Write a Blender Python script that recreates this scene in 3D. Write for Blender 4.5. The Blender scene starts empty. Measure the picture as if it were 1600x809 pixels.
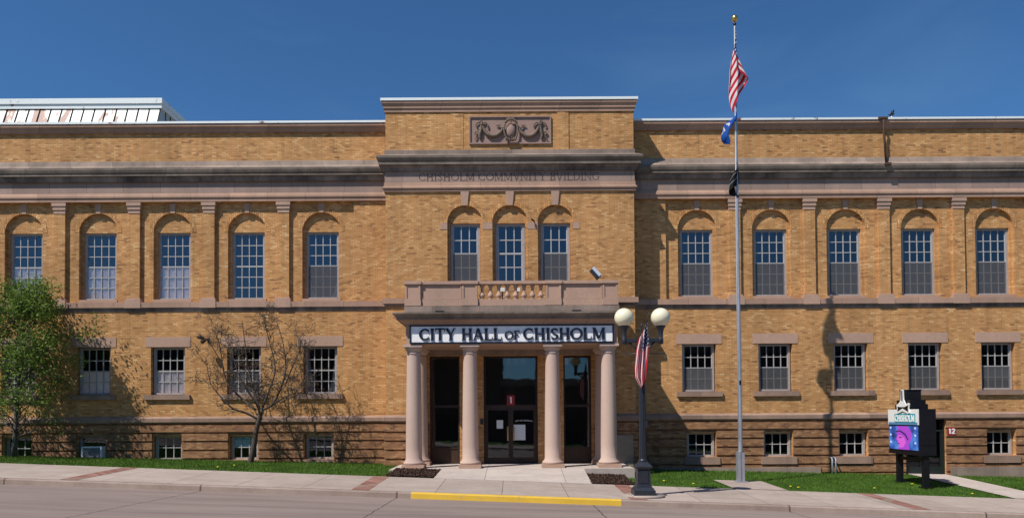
import bpy, bmesh, math, random
import numpy as np
from mathutils import Vector, Matrix
C = bpy.context.scene
COL = C.collection
R = math.radians
rnd = random.Random(7)

# ------------------------------------------------------------------ camera
F = 1120.0
EYE = Vector((0, -29.0, 1.85))
PITCH, ROLL = R(1.2), R(0.34)
PPX, PPY = 800.0, 626.5
fw = Vector((0, math.cos(PITCH), math.sin(PITCH)))
up0 = Vector((0, -math.sin(PITCH), math.cos(PITCH)))
rt = Vector((1, 0, 0)) * math.cos(ROLL) - up0 * math.sin(ROLL)
up = up0 * math.cos(ROLL) + Vector((1, 0, 0)) * math.sin(ROLL)
cam = bpy.data.cameras.new('camera')
co = bpy.data.objects.new('camera', cam); COL.objects.link(co); C.camera = co
co.matrix_world = Matrix(((rt.x, up.x, -fw.x, EYE.x), (rt.y, up.y, -fw.y, EYE.y), (rt.z, up.z, -fw.z, EYE.z), (0, 0, 0, 1)))
cam.sensor_width = 36; cam.lens = F / 1600 * 36
cam.shift_y = (PPY - 404.5) / 1600
cam.clip_end = 3000

def P(px, py, Y):
    d = fw + rt * ((px - PPX) / F) + up * ((PPY - py) / F)
    t = (Y - EYE.y) / d.y
    return EYE + d * t
def zz(py, Y=0.0): return P(800, py, Y).z
def xx(px, py, Y=0.0): return P(px, py, Y).x

# ------------------------------------------------------------------ light
SUN = Vector((1.2, 1.0, -2.0)).normalized()      # direction light travels
w = bpy.data.worlds.new('World'); C.world = w; w.use_nodes = True
nt = w.node_tree; bg = nt.nodes['Background']
sky = nt.nodes.new('ShaderNodeTexSky'); sky.sky_type = 'NISHITA'; sky.sun_disc = False
sky.sun_elevation = math.asin(-SUN.z)
sky.sun_rotation = math.atan2(-SUN.x, -SUN.y)
sky.air_density = 1.0; sky.dust_density = 0.05; sky.ozone_density = 6.0; sky.altitude = 400
nt.links.new(sky.outputs[0], bg.inputs[0]); bg.inputs[1].default_value = 0.085
# thin cirrus veil
tc = nt.nodes.new('ShaderNodeTexCoord'); mp = nt.nodes.new('ShaderNodeMapping'); mp.inputs['Scale'].default_value = (1.2, 1.2, 4)
nz = nt.nodes.new('ShaderNodeTexNoise'); nz.inputs['Scale'].default_value = 2.2; nz.inputs['Detail'].default_value = 6; nz.inputs['Distortion'].default_value = .8
rp = nt.nodes.new('ShaderNodeValToRGB'); rp.color_ramp.elements[0].position = .48; rp.color_ramp.elements[0].color = (0, 0, 0, 1)
rp.color_ramp.elements[1].position = .9; rp.color_ramp.elements[1].color = (.26, .26, .26, 1)
mx = nt.nodes.new('ShaderNodeMix'); mx.data_type = 'RGBA'
mx.inputs[7].default_value = (3.5, 4.2, 5.2, 1)
nt.links.new(tc.outputs['Generated'], mp.inputs[0]); nt.links.new(mp.outputs[0], nz.inputs[0]); nt.links.new(nz.outputs[0], rp.inputs[0])
nt.links.new(rp.outputs[0], mx.inputs[0]); nt.links.new(sky.outputs[0], mx.inputs[6]); 
tn = nt.nodes.new('ShaderNodeMix'); tn.data_type = 'RGBA'; tn.blend_type = 'MULTIPLY'; tn.inputs[0].default_value = 1; tn.inputs[7].default_value = (.54, .84, 1.02, 1)
nt.links.new(mx.outputs[2], tn.inputs[6]); nt.links.new(tn.outputs[2], bg.inputs[0])
sl = bpy.data.lights.new('sun', 'SUN'); sl.energy = 4.4; sl.angle = R(.5); sl.color = (1.0, .95, .88)
so = bpy.data.objects.new('sun', sl); COL.objects.link(so)
so.rotation_euler = SUN.to_track_quat('-Z', 'Y').to_euler()
C.view_settings.view_transform = 'Standard'; C.view_settings.look = 'None'
C.view_settings.exposure = 0.24; C.view_settings.gamma = 1; C.view_settings.use_curve_mapping = False

# ------------------------------------------------------------------ node helpers
class N:
    def __init__(s, name):
        s.m = bpy.data.materials.new(name); s.m.use_nodes = True
        s.t = s.m.node_tree; s.b = s.t.nodes['Principled BSDF']; s.out = s.t.nodes['Material Output']
    def n(s, ty, **k):
        x = s.t.nodes.new('ShaderNode' + ty)
        for a, b in k.items(): setattr(x, a, b)
        return x
    def l(s, a, b): s.t.links.new(a, b)
    def put(s, sock, v):
        if isinstance(v, (int, float)): sock.default_value = v
        elif isinstance(v, tuple): sock.default_value = v if len(v) == len(sock.default_value) else (*v, 1)
        else: s.l(v, sock)
    def math(s, op, a, b=0.0, c=None):
        x = s.n('Math', operation=op); s.put(x.inputs[0], a); s.put(x.inputs[1], b)
        if c is not None: s.put(x.inputs[2], c)
        return x.outputs[0]
    def mix(s, f, a, b, mode='MIX'):
        x = s.n('Mix', data_type='RGBA', blend_type=mode); s.put(x.inputs[0], f); s.put(x.inputs[6], a); s.put(x.inputs[7], b)
        return x.outputs[2]
    def coord(s): return s.n('TexCoord').outputs['Object']
    def pos(s): return s.n('NewGeometry').outputs['Position']
    def noise(s, v, scale, detail=4, rough=.55, stretch=None):
        if stretch:
            m = s.n('Mapping'); m.inputs['Scale'].default_value = stretch; s.l(v, m.inputs[0]); v = m.outputs[0]
        x = s.n('TexNoise'); x.inputs['Scale'].default_value = scale; x.inputs['Detail'].default_value = detail
        x.inputs['Roughness'].default_value = rough; s.l(v, x.inputs[0]); return x.outputs[0]
    def ramp(s, f, stops, interp='LINEAR'):
        x = s.n('ValToRGB'); r = x.color_ramp; r.interpolation = interp
        while len(r.elements) < len(stops): r.elements.new(.5)
        for e, (p, c) in zip(r.elements, stops):
            e.position = p; e.color = (c, c, c, 1) if isinstance(c, (int, float)) else (*c, 1)
        s.l(f, x.inputs[0]); return x.outputs[0]
    def bump(s, h, st=.3, d=.01):
        x = s.n('Bump'); x.inputs['Strength'].default_value = st; x.inputs['Distance'].default_value = d
        s.l(h, x.inputs['Height']); s.l(x.outputs[0], s.b.inputs['Normal'])
    def fin(s, col=None, rough=.8, metal=0., spec=.5):
        if col is not None: s.put(s.b.inputs['Base Color'], col)
        s.put(s.b.inputs['Roughness'], rough); s.b.inputs['Metallic'].default_value = metal
        s.b.inputs['Specular IOR Level'].default_value = spec
        return s.m

def brick_mat(name, pal, mortar, bw=.205, bh=.072, dirt=.22, soldier=False, mort=.14):
    s = N(name); p = s.pos(); sp = s.n('SeparateXYZ'); s.l(p, sp.inputs[0])
    u = s.math('ADD', sp.outputs[0], sp.outputs[1]); v = sp.outputs[2]
    if soldier: u, v = v, u; 
    vr = s.math('DIVIDE', v, bh); row = s.math('FLOOR', vr)
    half = s.math('FRACT', s.math('MULTIPLY', row, .5))
    uu = s.math('ADD', s.math('DIVIDE', u, bw), half if not soldier else 0.0)
    colm = s.math('FLOOR', uu)
    cb = s.n('CombineXYZ'); s.l(colm, cb.inputs[0]); s.l(row, cb.inputs[1])
    wn = s.n('TexWhiteNoise', noise_dimensions='2D'); s.l(cb.outputs[0], wn.inputs[0])
    # clusters of lighter / darker bricks as the kiln batches were laid
    cl = s.noise(p, .9, 5, .6)
    f = s.math('ADD', s.math('MULTIPLY', wn.outputs[0], .85), s.math('MULTIPLY', s.math('SUBTRACT', cl, .42), .5))
    c = s.ramp(f, pal)
    fu = s.math('FRACT', uu); fv = s.math('FRACT', vr)
    mk = s.math('MAXIMUM', s.math('LESS_THAN', fu, mort * .42), s.math('LESS_THAN', fv, mort))
    c = s.mix(mk, c, mortar)
    st = s.noise(p, .55, 6, .62, (1, 1, .35))
    k = s.ramp(st, [(.3, 1 - dirt), (.62, 1.06)])
    c = s.mix(1.0, c, k, 'MULTIPLY')
    sk = s.noise(p, 1.0, 5, .6, (5, 5, .22))
    c = s.mix(1.0, c, s.ramp(sk, [(.30, .84), (.5, 1.0), (.75, 1.05)]), 'MULTIPLY')
    fine = s.noise(p, 45, 2)
    c = s.mix(.22, c, s.ramp(fine, [(.3, .55), (.7, 1.3)]), 'MULTIPLY')
    hgt = s.math('ADD', s.math('MULTIPLY', s.math('SUBTRACT', 1.0, mk), 1.0), s.math('MULTIPLY', wn.outputs[0], .5))
    s.bump(hgt, .7, .008)
    return s.fin(c, .88, spec=.25)

PAL = [(0, (.31, .14, .052)), (.12, (.49, .23, .076)), (.35, (.57, .278, .098)), (.7, (.615, .310, .114)), (.88, (.71, .40, .165)), (1, (.82, .57, .31))]
PALD = [(0, (.17, .075, .04)), (.2, (.29, .135, .065)), (.6, (.37, .18, .08)), (1, (.50, .28, .14))]
M = {}
M['brick'] = brick_mat('tan brick', PAL, (.33, .24, .14))
M['brick_soldier'] = brick_mat('tan brick upright', [(a, tuple(min(1, q * 1.12) for q in c)) for a, c in PAL], (.30, .20, .12), bw=.20, bh=.085, soldier=True)
M['brick_base'] = brick_mat('brown base brick', PALD, (.27, .175, .11), dirt=.3)

def stone_mat(name, base, dark, amt=.5, joint=None, rough=.85, fine=.15, streak=(1.2, 1.2, .5)):
    s = N(name); p = s.pos()
    a = s.noise(p, 1.1, 7, .65, streak)
    b = s.noise(p, .35, 3, .5, (1, 1, 2))
    f = s.ramp(s.math('ADD', s.math('MULTIPLY', a, .65), s.math('MULTIPLY', b, .35)), [(.38, 1.), (.60, 0.)])
    c = s.mix(s.math('MULTIPLY', f, amt), base, dark)
    g = s.noise(p, 22, 4)
    c = s.mix(fine * 2, c, s.ramp(g, [(.3, .6), (.7, 1.25)]), 'MULTIPLY')
    if joint:
        sp = s.n('SeparateXYZ'); s.l(p, sp.inputs[0])
        u = s.math('DIVIDE', s.math('ADD', s.math('ADD', sp.outputs[0], sp.outputs[1]), 50.3), joint)
        fr = s.math('FRACT', u)
        wn = s.n('TexWhiteNoise', noise_dimensions='1D'); s.l(s.math('FLOOR', u), wn.inputs['W'])
        c = s.mix(1.0, c, s.ramp(wn.outputs[0], [(0, .84), (1, 1.1)]), 'MULTIPLY')
        c = s.mix(s.math('LESS_THAN', fr, .018 / joint), c, tuple(q * .45 for q in base))
    s.bump(g, .3, .006)
    return s.fin(c, rough, spec=.25)
M['stone'] = stone_mat('pink sandstone', (.47, .295, .21), (.25, .165, .125), .5, joint=1.55)
M['stone_plain'] = stone_mat('pink sandstone plain', (.48, .31, .225), (.31, .21, .16), .45)
M['stone_panel'] = stone_mat('relief stone', (.36, .235, .19), (.25, .17, .14), .4)
M['relief'] = stone_mat('carved stone weathered', (.24, .175, .135), (.09, .07, .055), .8, fine=.3)
M['stone_frieze'] = stone_mat('frieze stone', (.38, .265, .215), (.25, .18, .15), .7, joint=1.5)
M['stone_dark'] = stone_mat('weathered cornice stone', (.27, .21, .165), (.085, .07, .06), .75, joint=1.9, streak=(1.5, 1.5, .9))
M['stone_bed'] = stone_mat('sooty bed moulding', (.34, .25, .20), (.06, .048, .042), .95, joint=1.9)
M['stone_ledge'] = stone_mat('ledge stone', (.36, .27, .215), (.15, .12, .10), .75, joint=1.7)
M['stone_watertable'] = stone_mat('water table stone', (.39, .25, .185), (.13, .10, .08), .55, joint=1.7)
M['column'] = stone_mat('column stone', (.52, .385, .315), (.44, .30, .24), .45, fine=.08, streak=(1.5, 1.5, .3))
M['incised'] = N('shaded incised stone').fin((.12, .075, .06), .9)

def plain(name, col, rough=.5, metal=0., spec=.5, var=.0, sc=6.):
    s = N(name)
    if var:
        k = s.ramp(s.noise(s.pos(), sc, 5), [(.3, 1 - var), (.7, 1 + var)])
        return s.fin(s.mix(1., (*col, 1), k, 'MULTIPLY'), rough, metal, spec)
    return s.fin(col, rough, metal, spec)
M['frame'] = plain('window frame paint', (.36, .315, .29), .5, var=.12)
M['muntin'] = plain('glazing bar paint', (.42, .40, .385), .5, var=.1)
M['interior'] = plain('dim room', (.035, .032, .03), .9)  # shade of the unlit rooms is painted in as near-black
M['blind'] = plain('window blind cloth', (.90, .74, .70), .9, var=.12, sc=9)
M['blind_grey'] = plain('grey blind cloth', (.33, .29, .28), .9, var=.15, sc=9)
M['bronze'] = plain('dark bronze frame', (.045, .026, .018), .42, .3, var=.15)
M['bronze_panel'] = plain('bronze kick panel', (.055, .030, .018), .5, .2, var=.15)
M['brass'] = plain('brass', (.62, .43, .20), .35, .9)
M['gold'] = plain('gold leaf ball', (.75, .50, .16), .3, 1.0)
M['black'] = plain('black paint', (.007, .007, .009), .45, var=.2, spec=.3)
M['black_iron'] = plain('lamp post paint', (.022, .026, .036), .38, .0, var=.25, sc=14)
M['alu'] = plain('aluminium pole', (.42, .43, .47), .42, .55, var=.12, sc=3)
M['globe'] = plain('opal globe', (.80, .75, .53), .25)
M['white'] = plain('white paint', (.80, .79, .76), .5)
M['signwhite'] = plain('sign face white', (.86, .86, .85), .4, var=.05)
M['signblack'] = plain('sign letter black', (.008, .010, .022), .4)
M['flood'] = plain('floodlight lens', (.55, .60, .66), .25)
M['paper'] = plain('paper notice', (.72, .78, .80), .8)
M['red'] = plain('red plaque', (.30, .012, .02), .5)
M['redglow'] = plain('red number plate', (.36, .01, .02), .5)
M['bark'] = plain('bark', (.10, .085, .075), .95, var=.45, sc=25)
M['bark_dark'] = plain('dark bark', (.075, .055, .045), .95, var=.45, sc=25)
M['teal'] = plain('teal lettering', (.02, .33, .42), .5)
M['doorgreen'] = plain('dark green door', (.012, .02, .018), .35)
M['beige_box'] = plain('tan utility panel', (.30, .225, .165), .7, var=.1)
M['cond'] = plain('grey conduit', (.32, .36, .42), .5, .4)
M['rustpipe'] = plain('rusty iron', (.085, .04, .022), .8, var=.4, sc=20)
M['yellowflower'] = plain('dandelion yellow', (.75, .60, .02), .8)

def glass(name, fac=.27, tint=(.86, .93, 1.0), dark=None):
    s = N(name)
    for x in list(s.t.nodes):
        if x != s.out: s.t.nodes.remove(x)
    g = s.n('BsdfGlossy'); g.inputs['Roughness'].default_value = .02; g.inputs['Color'].default_value = (*tint, 1)
    if dark is None: t = s.n('BsdfTransparent'); t.inputs[0].default_value = (.93, .95, .95, 1)
    else: t = s.n('BsdfDiffuse'); t.inputs[0].default_value = (*dark, 1)
    nb = s.n('Bump'); nb.inputs['Strength'].default_value = .06; nb.inputs['Distance'].default_value = .02
    s.l(s.noise(s.pos(), 1.6, 2), nb.inputs['Height']); s.l(nb.outputs[0], g.inputs['Normal'])
    lw = s.n('LayerWeight'); lw.inputs[0].default_value = .2
    f = s.math('ADD', s.math('MULTIPLY', lw.outputs['Fresnel'], .7), fac)
    m = s.n('MixShader'); s.l(f, m.inputs[0]); s.l(t.outputs[0], m.inputs[1]); s.l(g.outputs[0], m.inputs[2]); s.l(m.outputs[0], s.out.inputs[0])
    return s.m
M['glass'] = glass('window glass', .11)
M['glass_low'] = glass('lower window glass', .055)
M['glass_door'] = glass('door glass', .10)
def screen_mat():
    s = N('insect screen')
    t = s.n('BsdfTransparent'); d = s.n('BsdfDiffuse'); d.inputs[0].default_value = (.12, .12, .125, 1)
    m = s.n('MixShader'); m.inputs[0].default_value = .58
    s.l(t.outputs[0], m.inputs[1]); s.l(d.outputs[0], m.inputs[2]); s.l(m.outputs[0], s.out.inputs[0]); return s.m
M['screen'] = screen_mat()

def flashing():
    s = N('rust spotted white flashing'); p = s.pos()
    f = s.ramp(s.noise(p, .9, 7, .75, (1, 1, 1)), [(.60, 0), (.64, 1)])
    c = s.mix(f, (.80, .83, .80), (.20, .06, .03))
    return s.fin(c, .45, .1)
M['flash'] = flashing()
def roofmetal():
    s = N('pale standing seam roof'); p = s.pos(); sp = s.n('SeparateXYZ'); s.l(p, sp.inputs[0])
    pan = s.math('FLOOR', s.math('DIVIDE', sp.outputs[0], .47))
    wn = s.n('TexWhiteNoise', noise_dimensions='1D'); s.l(pan, wn.inputs['W'])
    n = s.noise(p, 1.3, 6, .65, (1.6, 1, .5))
    left = s.math('MULTIPLY', s.math('SUBTRACT', -15.5, sp.outputs[0]), .022)   # the far end lost its paint
    f = s.math('ADD', s.math('ADD', s.math('MULTIPLY', wn.outputs[0], .22), n), left)
    r = s.ramp(f, [(.81, 0), (.84, 1)])
    c = s.mix(r, s.mix(wn.outputs[0], (.44, .47, .44), (.54, .56, .52)), (.12, .032, .016))
    return s.fin(c, .5, .1)
M['roofmetal'] = roofmetal()

def concrete(name, a, b, joint=None, off=0., rough=.85, jw=.02, stain=.35):
    s = N(name); p = s.pos(); sp = s.n('SeparateXYZ'); s.l(p, sp.inputs[0])
    c = s.mix(s.ramp(s.noise(p, .6, 7, .65, (1, 2.2, 1)), [(.35, 0), (.65, 1)]), a, b)
    c = s.mix(stain, c, s.ramp(s.noise(p, 3.5, 8, .7), [(.3, .6), (.55, 1.), (.75, 1.15)]), 'MULTIPLY')
    c = s.mix(.4, c, s.ramp(s.noise(p, 60, 2), [(.3, .75), (.7, 1.2)]), 'MULTIPLY')
    if joint:
        u = s.math('DIVIDE', s.math('ADD', sp.outputs[0], off + 100 * joint), joint)
        wn = s.n('TexWhiteNoise', noise_dimensions='1D'); s.l(s.math('FLOOR', u), wn.inputs['W'])
        c = s.mix(1., c, s.ramp(wn.outputs[0], [(0, .9), (1, 1.06)]), 'MULTIPLY')
        c = s.mix(s.math('LESS_THAN', s.math('FRACT', u), jw / joint), c, tuple(q * .42 for q in a))
    s.bump(s.noise(p, 40, 3), .25, .005)
    return s.fin(c, rough, spec=.3)
M['sidewalk'] = concrete('sidewalk concrete', (.345, .278, .235), (.435, .36, .31), 1.82, .3)
M['path'] = concrete('new concrete', (.47, .395, .345), (.55, .475, .42), 2.6, .9)
M['kerb'] = concrete('kerb concrete', (.29, .215, .175), (.38, .295, .245), 5.3, 3.15, jw=.05)
M['paver'] = brick_mat('red paver', [(0, (.20, .085, .065)), (1, (.36, .19, .15))], (.26, .18, .14), .2, .1)
def road_mat():
    s = N('road concrete'); p = s.pos(); sp = s.n('SeparateXYZ'); s.l(p, sp.inputs[0])
    c = s.mix(s.ramp(s.noise(p, .5, 6, .6, (.35, 2.2, 1)), [(.35, 0), (.65, 1)]), (.212, .162, .145), (.275, .215, .187))
    c = s.mix(.5, c, s.ramp(s.noise(p, 1.2, 8, .7, (.2, 3, 1)), [(.3, .7), (.7, 1.2)]), 'MULTIPLY')
    c = s.mix(.5, c, s.ramp(s.noise(p, 70, 2), [(.3, .7), (.7, 1.25)]), 'MULTIPLY')
    wob = s.math('MULTIPLY', s.math('SUBTRACT', s.noise(p, 3, 3), .5), .10)
    u = s.math('DIVIDE', s.math('ADD', s.math('ADD', sp.outputs[0], wob), 3.15 + 530), 5.3)
    c = s.mix(s.math('LESS_THAN', s.math('FRACT', u), .028 / 5.3), c, (.05, .04, .04))
    g = s.ramp(sp.outputs[1], [(0, 0), (1, 0)])
    s.bump(s.noise(p, 50, 3), .3, .006)
    return s.fin(c, .8, spec=.3)
M['road'] = road_mat()
def ypaint():
    s = N('worn yellow kerb paint'); p = s.pos()
    f = s.ramp(s.noise(p, 5, 8, .75), [(.34, 1), (.42, 0)])
    c = s.mix(f, (.66, .41, .035), (.40, .30, .18))
    c = s.mix(.4, c, s.ramp(s.noise(p, 1.5, 5), [(.3, .75), (.7, 1.15)]), 'MULTIPLY')
    return s.fin(c, .7)
M['ypaint'] = ypaint()
def lawn_mat(name='lawn soil', k=1.):
    s = N(name); p = s.pos()
    c = s.mix(s.ramp(s.noise(p, 1.2, 6, .65), [(.3, 0), (.7, 1)]), (.028 * k, .075 * k, .010 * k), (.055 * k, .125 * k, .018 * k))
    c = s.mix(.6, c, s.ramp(s.noise(p, 26, 4, .7), [(.3, .45), (.7, 1.4)]), 'MULTIPLY')
    s.bump(s.noise(p, 30, 3), .8, .03)
    return s.fin(c, .95, spec=.15)
M['lawn'] = lawn_mat()
def vary(name, a, b, sc, rough=.7, trans=0.):
    s = N(name); gi = s.n('NewGeometry')
    c = s.mix(gi.outputs['Random Per Island'], (*a, 1), (*b, 1))
    c = s.mix(1., c, s.ramp(s.noise(s.pos(), sc, 4), [(.3, .7), (.7, 1.25)]), 'MULTIPLY')
    s.fin(c, rough, spec=.25)
    if trans:
        t = s.n('BsdfTranslucent'); s.l(c, t.inputs[0]); m = s.n('MixShader'); m.inputs[0].default_value = trans
        s.l(s.b.outputs[0], m.inputs[1]); s.l(t.outputs[0], m.inputs[2]); s.l(m.outputs[0], s.out.inputs[0])
    return s.m
M['grass'] = vary('grass blade', (.060, .120, .010), (.12, .20, .025), 1.2, .7, .3)
M['leaf'] = vary('spring leaf', (.09, .155, .022), (.21, .30, .055), 1.6, .55, .35)
M['bud'] = vary('dry leaf bud', (.10, .06, .04), (.17, .14, .06), 3, .8)
M['mulch'] = vary('mulch chip', (.03, .018, .013), (.10, .055, .04), 5, .9)

# ------------------------------------------------------------------ mesh builder
class MB:
    def __init__(s): s.v = []; s.f = []; s.sm = []
    def add(s, vs, fs, smooth=False):
        o = len(s.v); s.v += [tuple(a) for a in vs]; s.f += [tuple(i + o for i in f) for f in fs]; s.sm += [smooth] * len(fs); return s
    def box(s, x0, x1, y0, y1, z0, z1):
        x0, x1 = sorted((x0, x1)); y0, y1 = sorted((y0, y1)); z0, z1 = sorted((z0, z1))
        return s.add([(x0, y0, z0), (x1, y0, z0), (x1, y1, z0), (x0, y1, z0), (x0, y0, z1), (x1, y0, z1), (x1, y1, z1), (x0, y1, z1)],
                     [(0, 3, 2, 1), (4, 5, 6, 7), (0, 1, 5, 4), (1, 2, 6, 5), (2, 3, 7, 6), (3, 0, 4, 7)])
    def prism(s, pts, y0, y1):      # polygon in xz extruded along y
        n = len(pts)
        return s.add([(x, y0, z) for x, z in pts] + [(x, y1, z) for x, z in pts],
                     [tuple(range(n)), tuple(range(2 * n - 1, n - 1, -1))] + [(i, i + n, (i + 1) % n + n, (i + 1) % n) for i in range(n)])
    def lathe(s, cx, cy, prof, n=32, smooth=True, a0=0., sx=1.):
        vs = []; fs = []
        for r, z in prof:
            for k in range(n):
                a = a0 + 2 * math.pi * k / n; vs.append((cx + r * sx * math.cos(a), cy + r * math.sin(a), z))
        for j in range(len(prof) - 1):
            for k in range(n):
                fs.append((j * n + k, j * n + (k + 1) % n, (j + 1) * n + (k + 1) % n, (j + 1) * n + k))
        fs.append(tuple(range(n - 1, -1, -1))); fs.append(tuple((len(prof) - 1) * n + k for k in range(n)))
        return s.add(vs, fs, smooth)
    def tube(s, pts, rad, n=6, smooth=True):
        pts = [Vector(p) for p in pts]
        if not isinstance(rad, (list, tuple)): rad = [rad] * len(pts)
        vs = []; fs = []; prev = None
        for i, p in enumerate(pts):
            d = (pts[min(i + 1, len(pts) - 1)] - pts[max(i - 1, 0)])
            if d.length < 1e-6: d = Vector((0, 0, 1))
            d.normalize()
            a = prev if prev is not None else (Vector((1, 0, 0)) if abs(d.x) < .8 else Vector((0, 1, 0)))
            a = (a - d * a.dot(d)).normalized(); prev = a; b = d.cross(a)
            for k in range(n):
                t = 2 * math.pi * k / n; vs.append(p + (a * math.cos(t) + b * math.sin(t)) * rad[i])
        for j in range(len(pts) - 1):
            for k in range(n): fs.append((j * n + k, j * n + (k + 1) % n, (j + 1) * n + (k + 1) % n, (j + 1) * n + k))
        fs.append(tuple(range(n - 1, -1, -1))); fs.append(tuple((len(pts) - 1) * n + k for k in range(n)))
        return s.add(vs, fs, smooth)
    def sweep(s, path, prof):       # prof: (out, z), path: xy corners, outward = right-hand side
        path = [Vector(p) for p in path]; m = len(prof); vs = []; fs = []
        for i, p in enumerate(path):
            ns = []
            if i > 0: d = (path[i] - path[i - 1]).normalized(); ns.append(Vector((d.y, -d.x)))
            if i < len(path) - 1: d = (path[i + 1] - path[i]).normalized(); ns.append(Vector((d.y, -d.x)))
            nn = sum(ns, Vector((0, 0))); nn = nn / (nn.dot(ns[0]))
            for o, z in prof: vs.append((p.x + nn.x * o, p.y + nn.y * o, z))
        for i in range(len(path) - 1):
            for k in range(m): a = i * m + k; b = i * m + (k + 1) % m; fs.append((a, a + m, b + m, b))
        fs.append(tuple(range(m))); fs.append(tuple(len(vs) - 1 - k for k in range(m)))
        return s.add(vs, fs)
    def sphere(s, c, r, n=20, m=12, sc=(1, 1, 1)):
        vs = []; fs = []
        for j in range(1, m):
            t = math.pi * j / m
            for k in range(n):
                a = 2 * math.pi * k / n; vs.append((c[0] + r * sc[0] * math.sin(t) * math.cos(a), c[1] + r * sc[1] * math.sin(t) * math.sin(a), c[2] + r * sc[2] * math.cos(t)))
        top = len(vs); vs.append((c[0], c[1], c[2] + r * sc[2])); vs.append((c[0], c[1], c[2] - r * sc[2]))
        for j in range(m - 2):
            for k in range(n): fs.append((j * n + k, (j + 1) * n + k, (j + 1) * n + (k + 1) % n, j * n + (k + 1) % n))
        for k in range(n): fs.append((top, k, (k + 1) % n)); fs.append((top + 1, (m - 2) * n + (k + 1) % n, (m - 2) * n + k))
        return s.add(vs, fs, True)
    def mesh(s, name, mat):
        me = bpy.data.meshes.new(name); me.from_pydata(s.v, [], s.f)
        me.polygons.foreach_set('use_smooth', s.sm)
        bm = bmesh.new(); bm.from_mesh(me); bmesh.ops.recalc_face_normals(bm, faces=bm.faces); bm.to_mesh(me); bm.free()
        me.materials.append(M[mat] if isinstance(mat, str) else mat); return me
    def build(s, name, mat, parent=None):
        return link(name, s.mesh(name, mat), parent)
def link(name, me, parent=None, loc=None):
    o = bpy.data.objects.new(name, me); COL.objects.link(o)
    if parent: o.parent = parent
    if loc is not None: o.location = loc
    return o
def tag(o, label=None, cat=None, group=None, kind=None):
    if label: o['label'] = label
    if cat: o['category'] = cat
    if group: o['group'] = group
    if kind: o['kind'] = kind
    return o
def thing(name, label, cat, loc=(0, 0, 0), group=None):
    o = bpy.data.objects.new(name, None); COL.objects.link(o); o.location = loc; o.empty_display_size = .3
    return tag(o, label, cat, group)
def struct(mb, name, mat, label=None, cat=None):
    o = mb.build(name, mat); o['kind'] = 'structure'
    o['label'] = label or name.replace('_', ' '); o['category'] = cat or name.replace('_', ' '); return o

def wall_holes(name, x0, x1, z0, z1, holes, y, th, mat, parent):
    cu = bpy.data.curves.new('tmp', 'CURVE'); cu.dimensions = '2D'; cu.fill_mode = 'BOTH'; cu.extrude = th / 2
    for poly in [[(x0, z0), (x1, z0), (x1, z1), (x0, z1)]] + holes:
        sp = cu.splines.new('POLY'); sp.points.add(len(poly) - 1); sp.use_cyclic_u = True
        for q, (a, b) in zip(sp.points, poly): q.co = (a, b, 0, 1)
    ob = bpy.data.objects.new('tmp', cu); COL.objects.link(ob)
    dg = bpy.context.evaluated_depsgraph_get(); dg.update()
    me = bpy.data.meshes.new_from_object(ob.evaluated_get(dg))
    bpy.data.objects.remove(ob); bpy.data.curves.remove(cu)
    me.name = name
    me.transform(Matrix(((1, 0, 0, 0), (0, 0, -1, y + th / 2), (0, 1, 0, 0), (0, 0, 0, 1))))
    me.materials.clear(); me.materials.append(M[mat])
    for p in me.polygons: p.use_smooth = False; p.material_index = 0
    return link(name, me, parent)
def rect(x0, x1, z0, z1): return [(x0, z0), (x1, z0), (x1, z1), (x0, z1)]
def archpoly(xc, hw, z0, zs, n=20):
    return [(xc - hw, z0), (xc + hw, z0)] + [(xc + hw * math.cos(math.pi * k / n), zs + hw * math.sin(math.pi * k / n)) for k in range(n + 1)]

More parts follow.
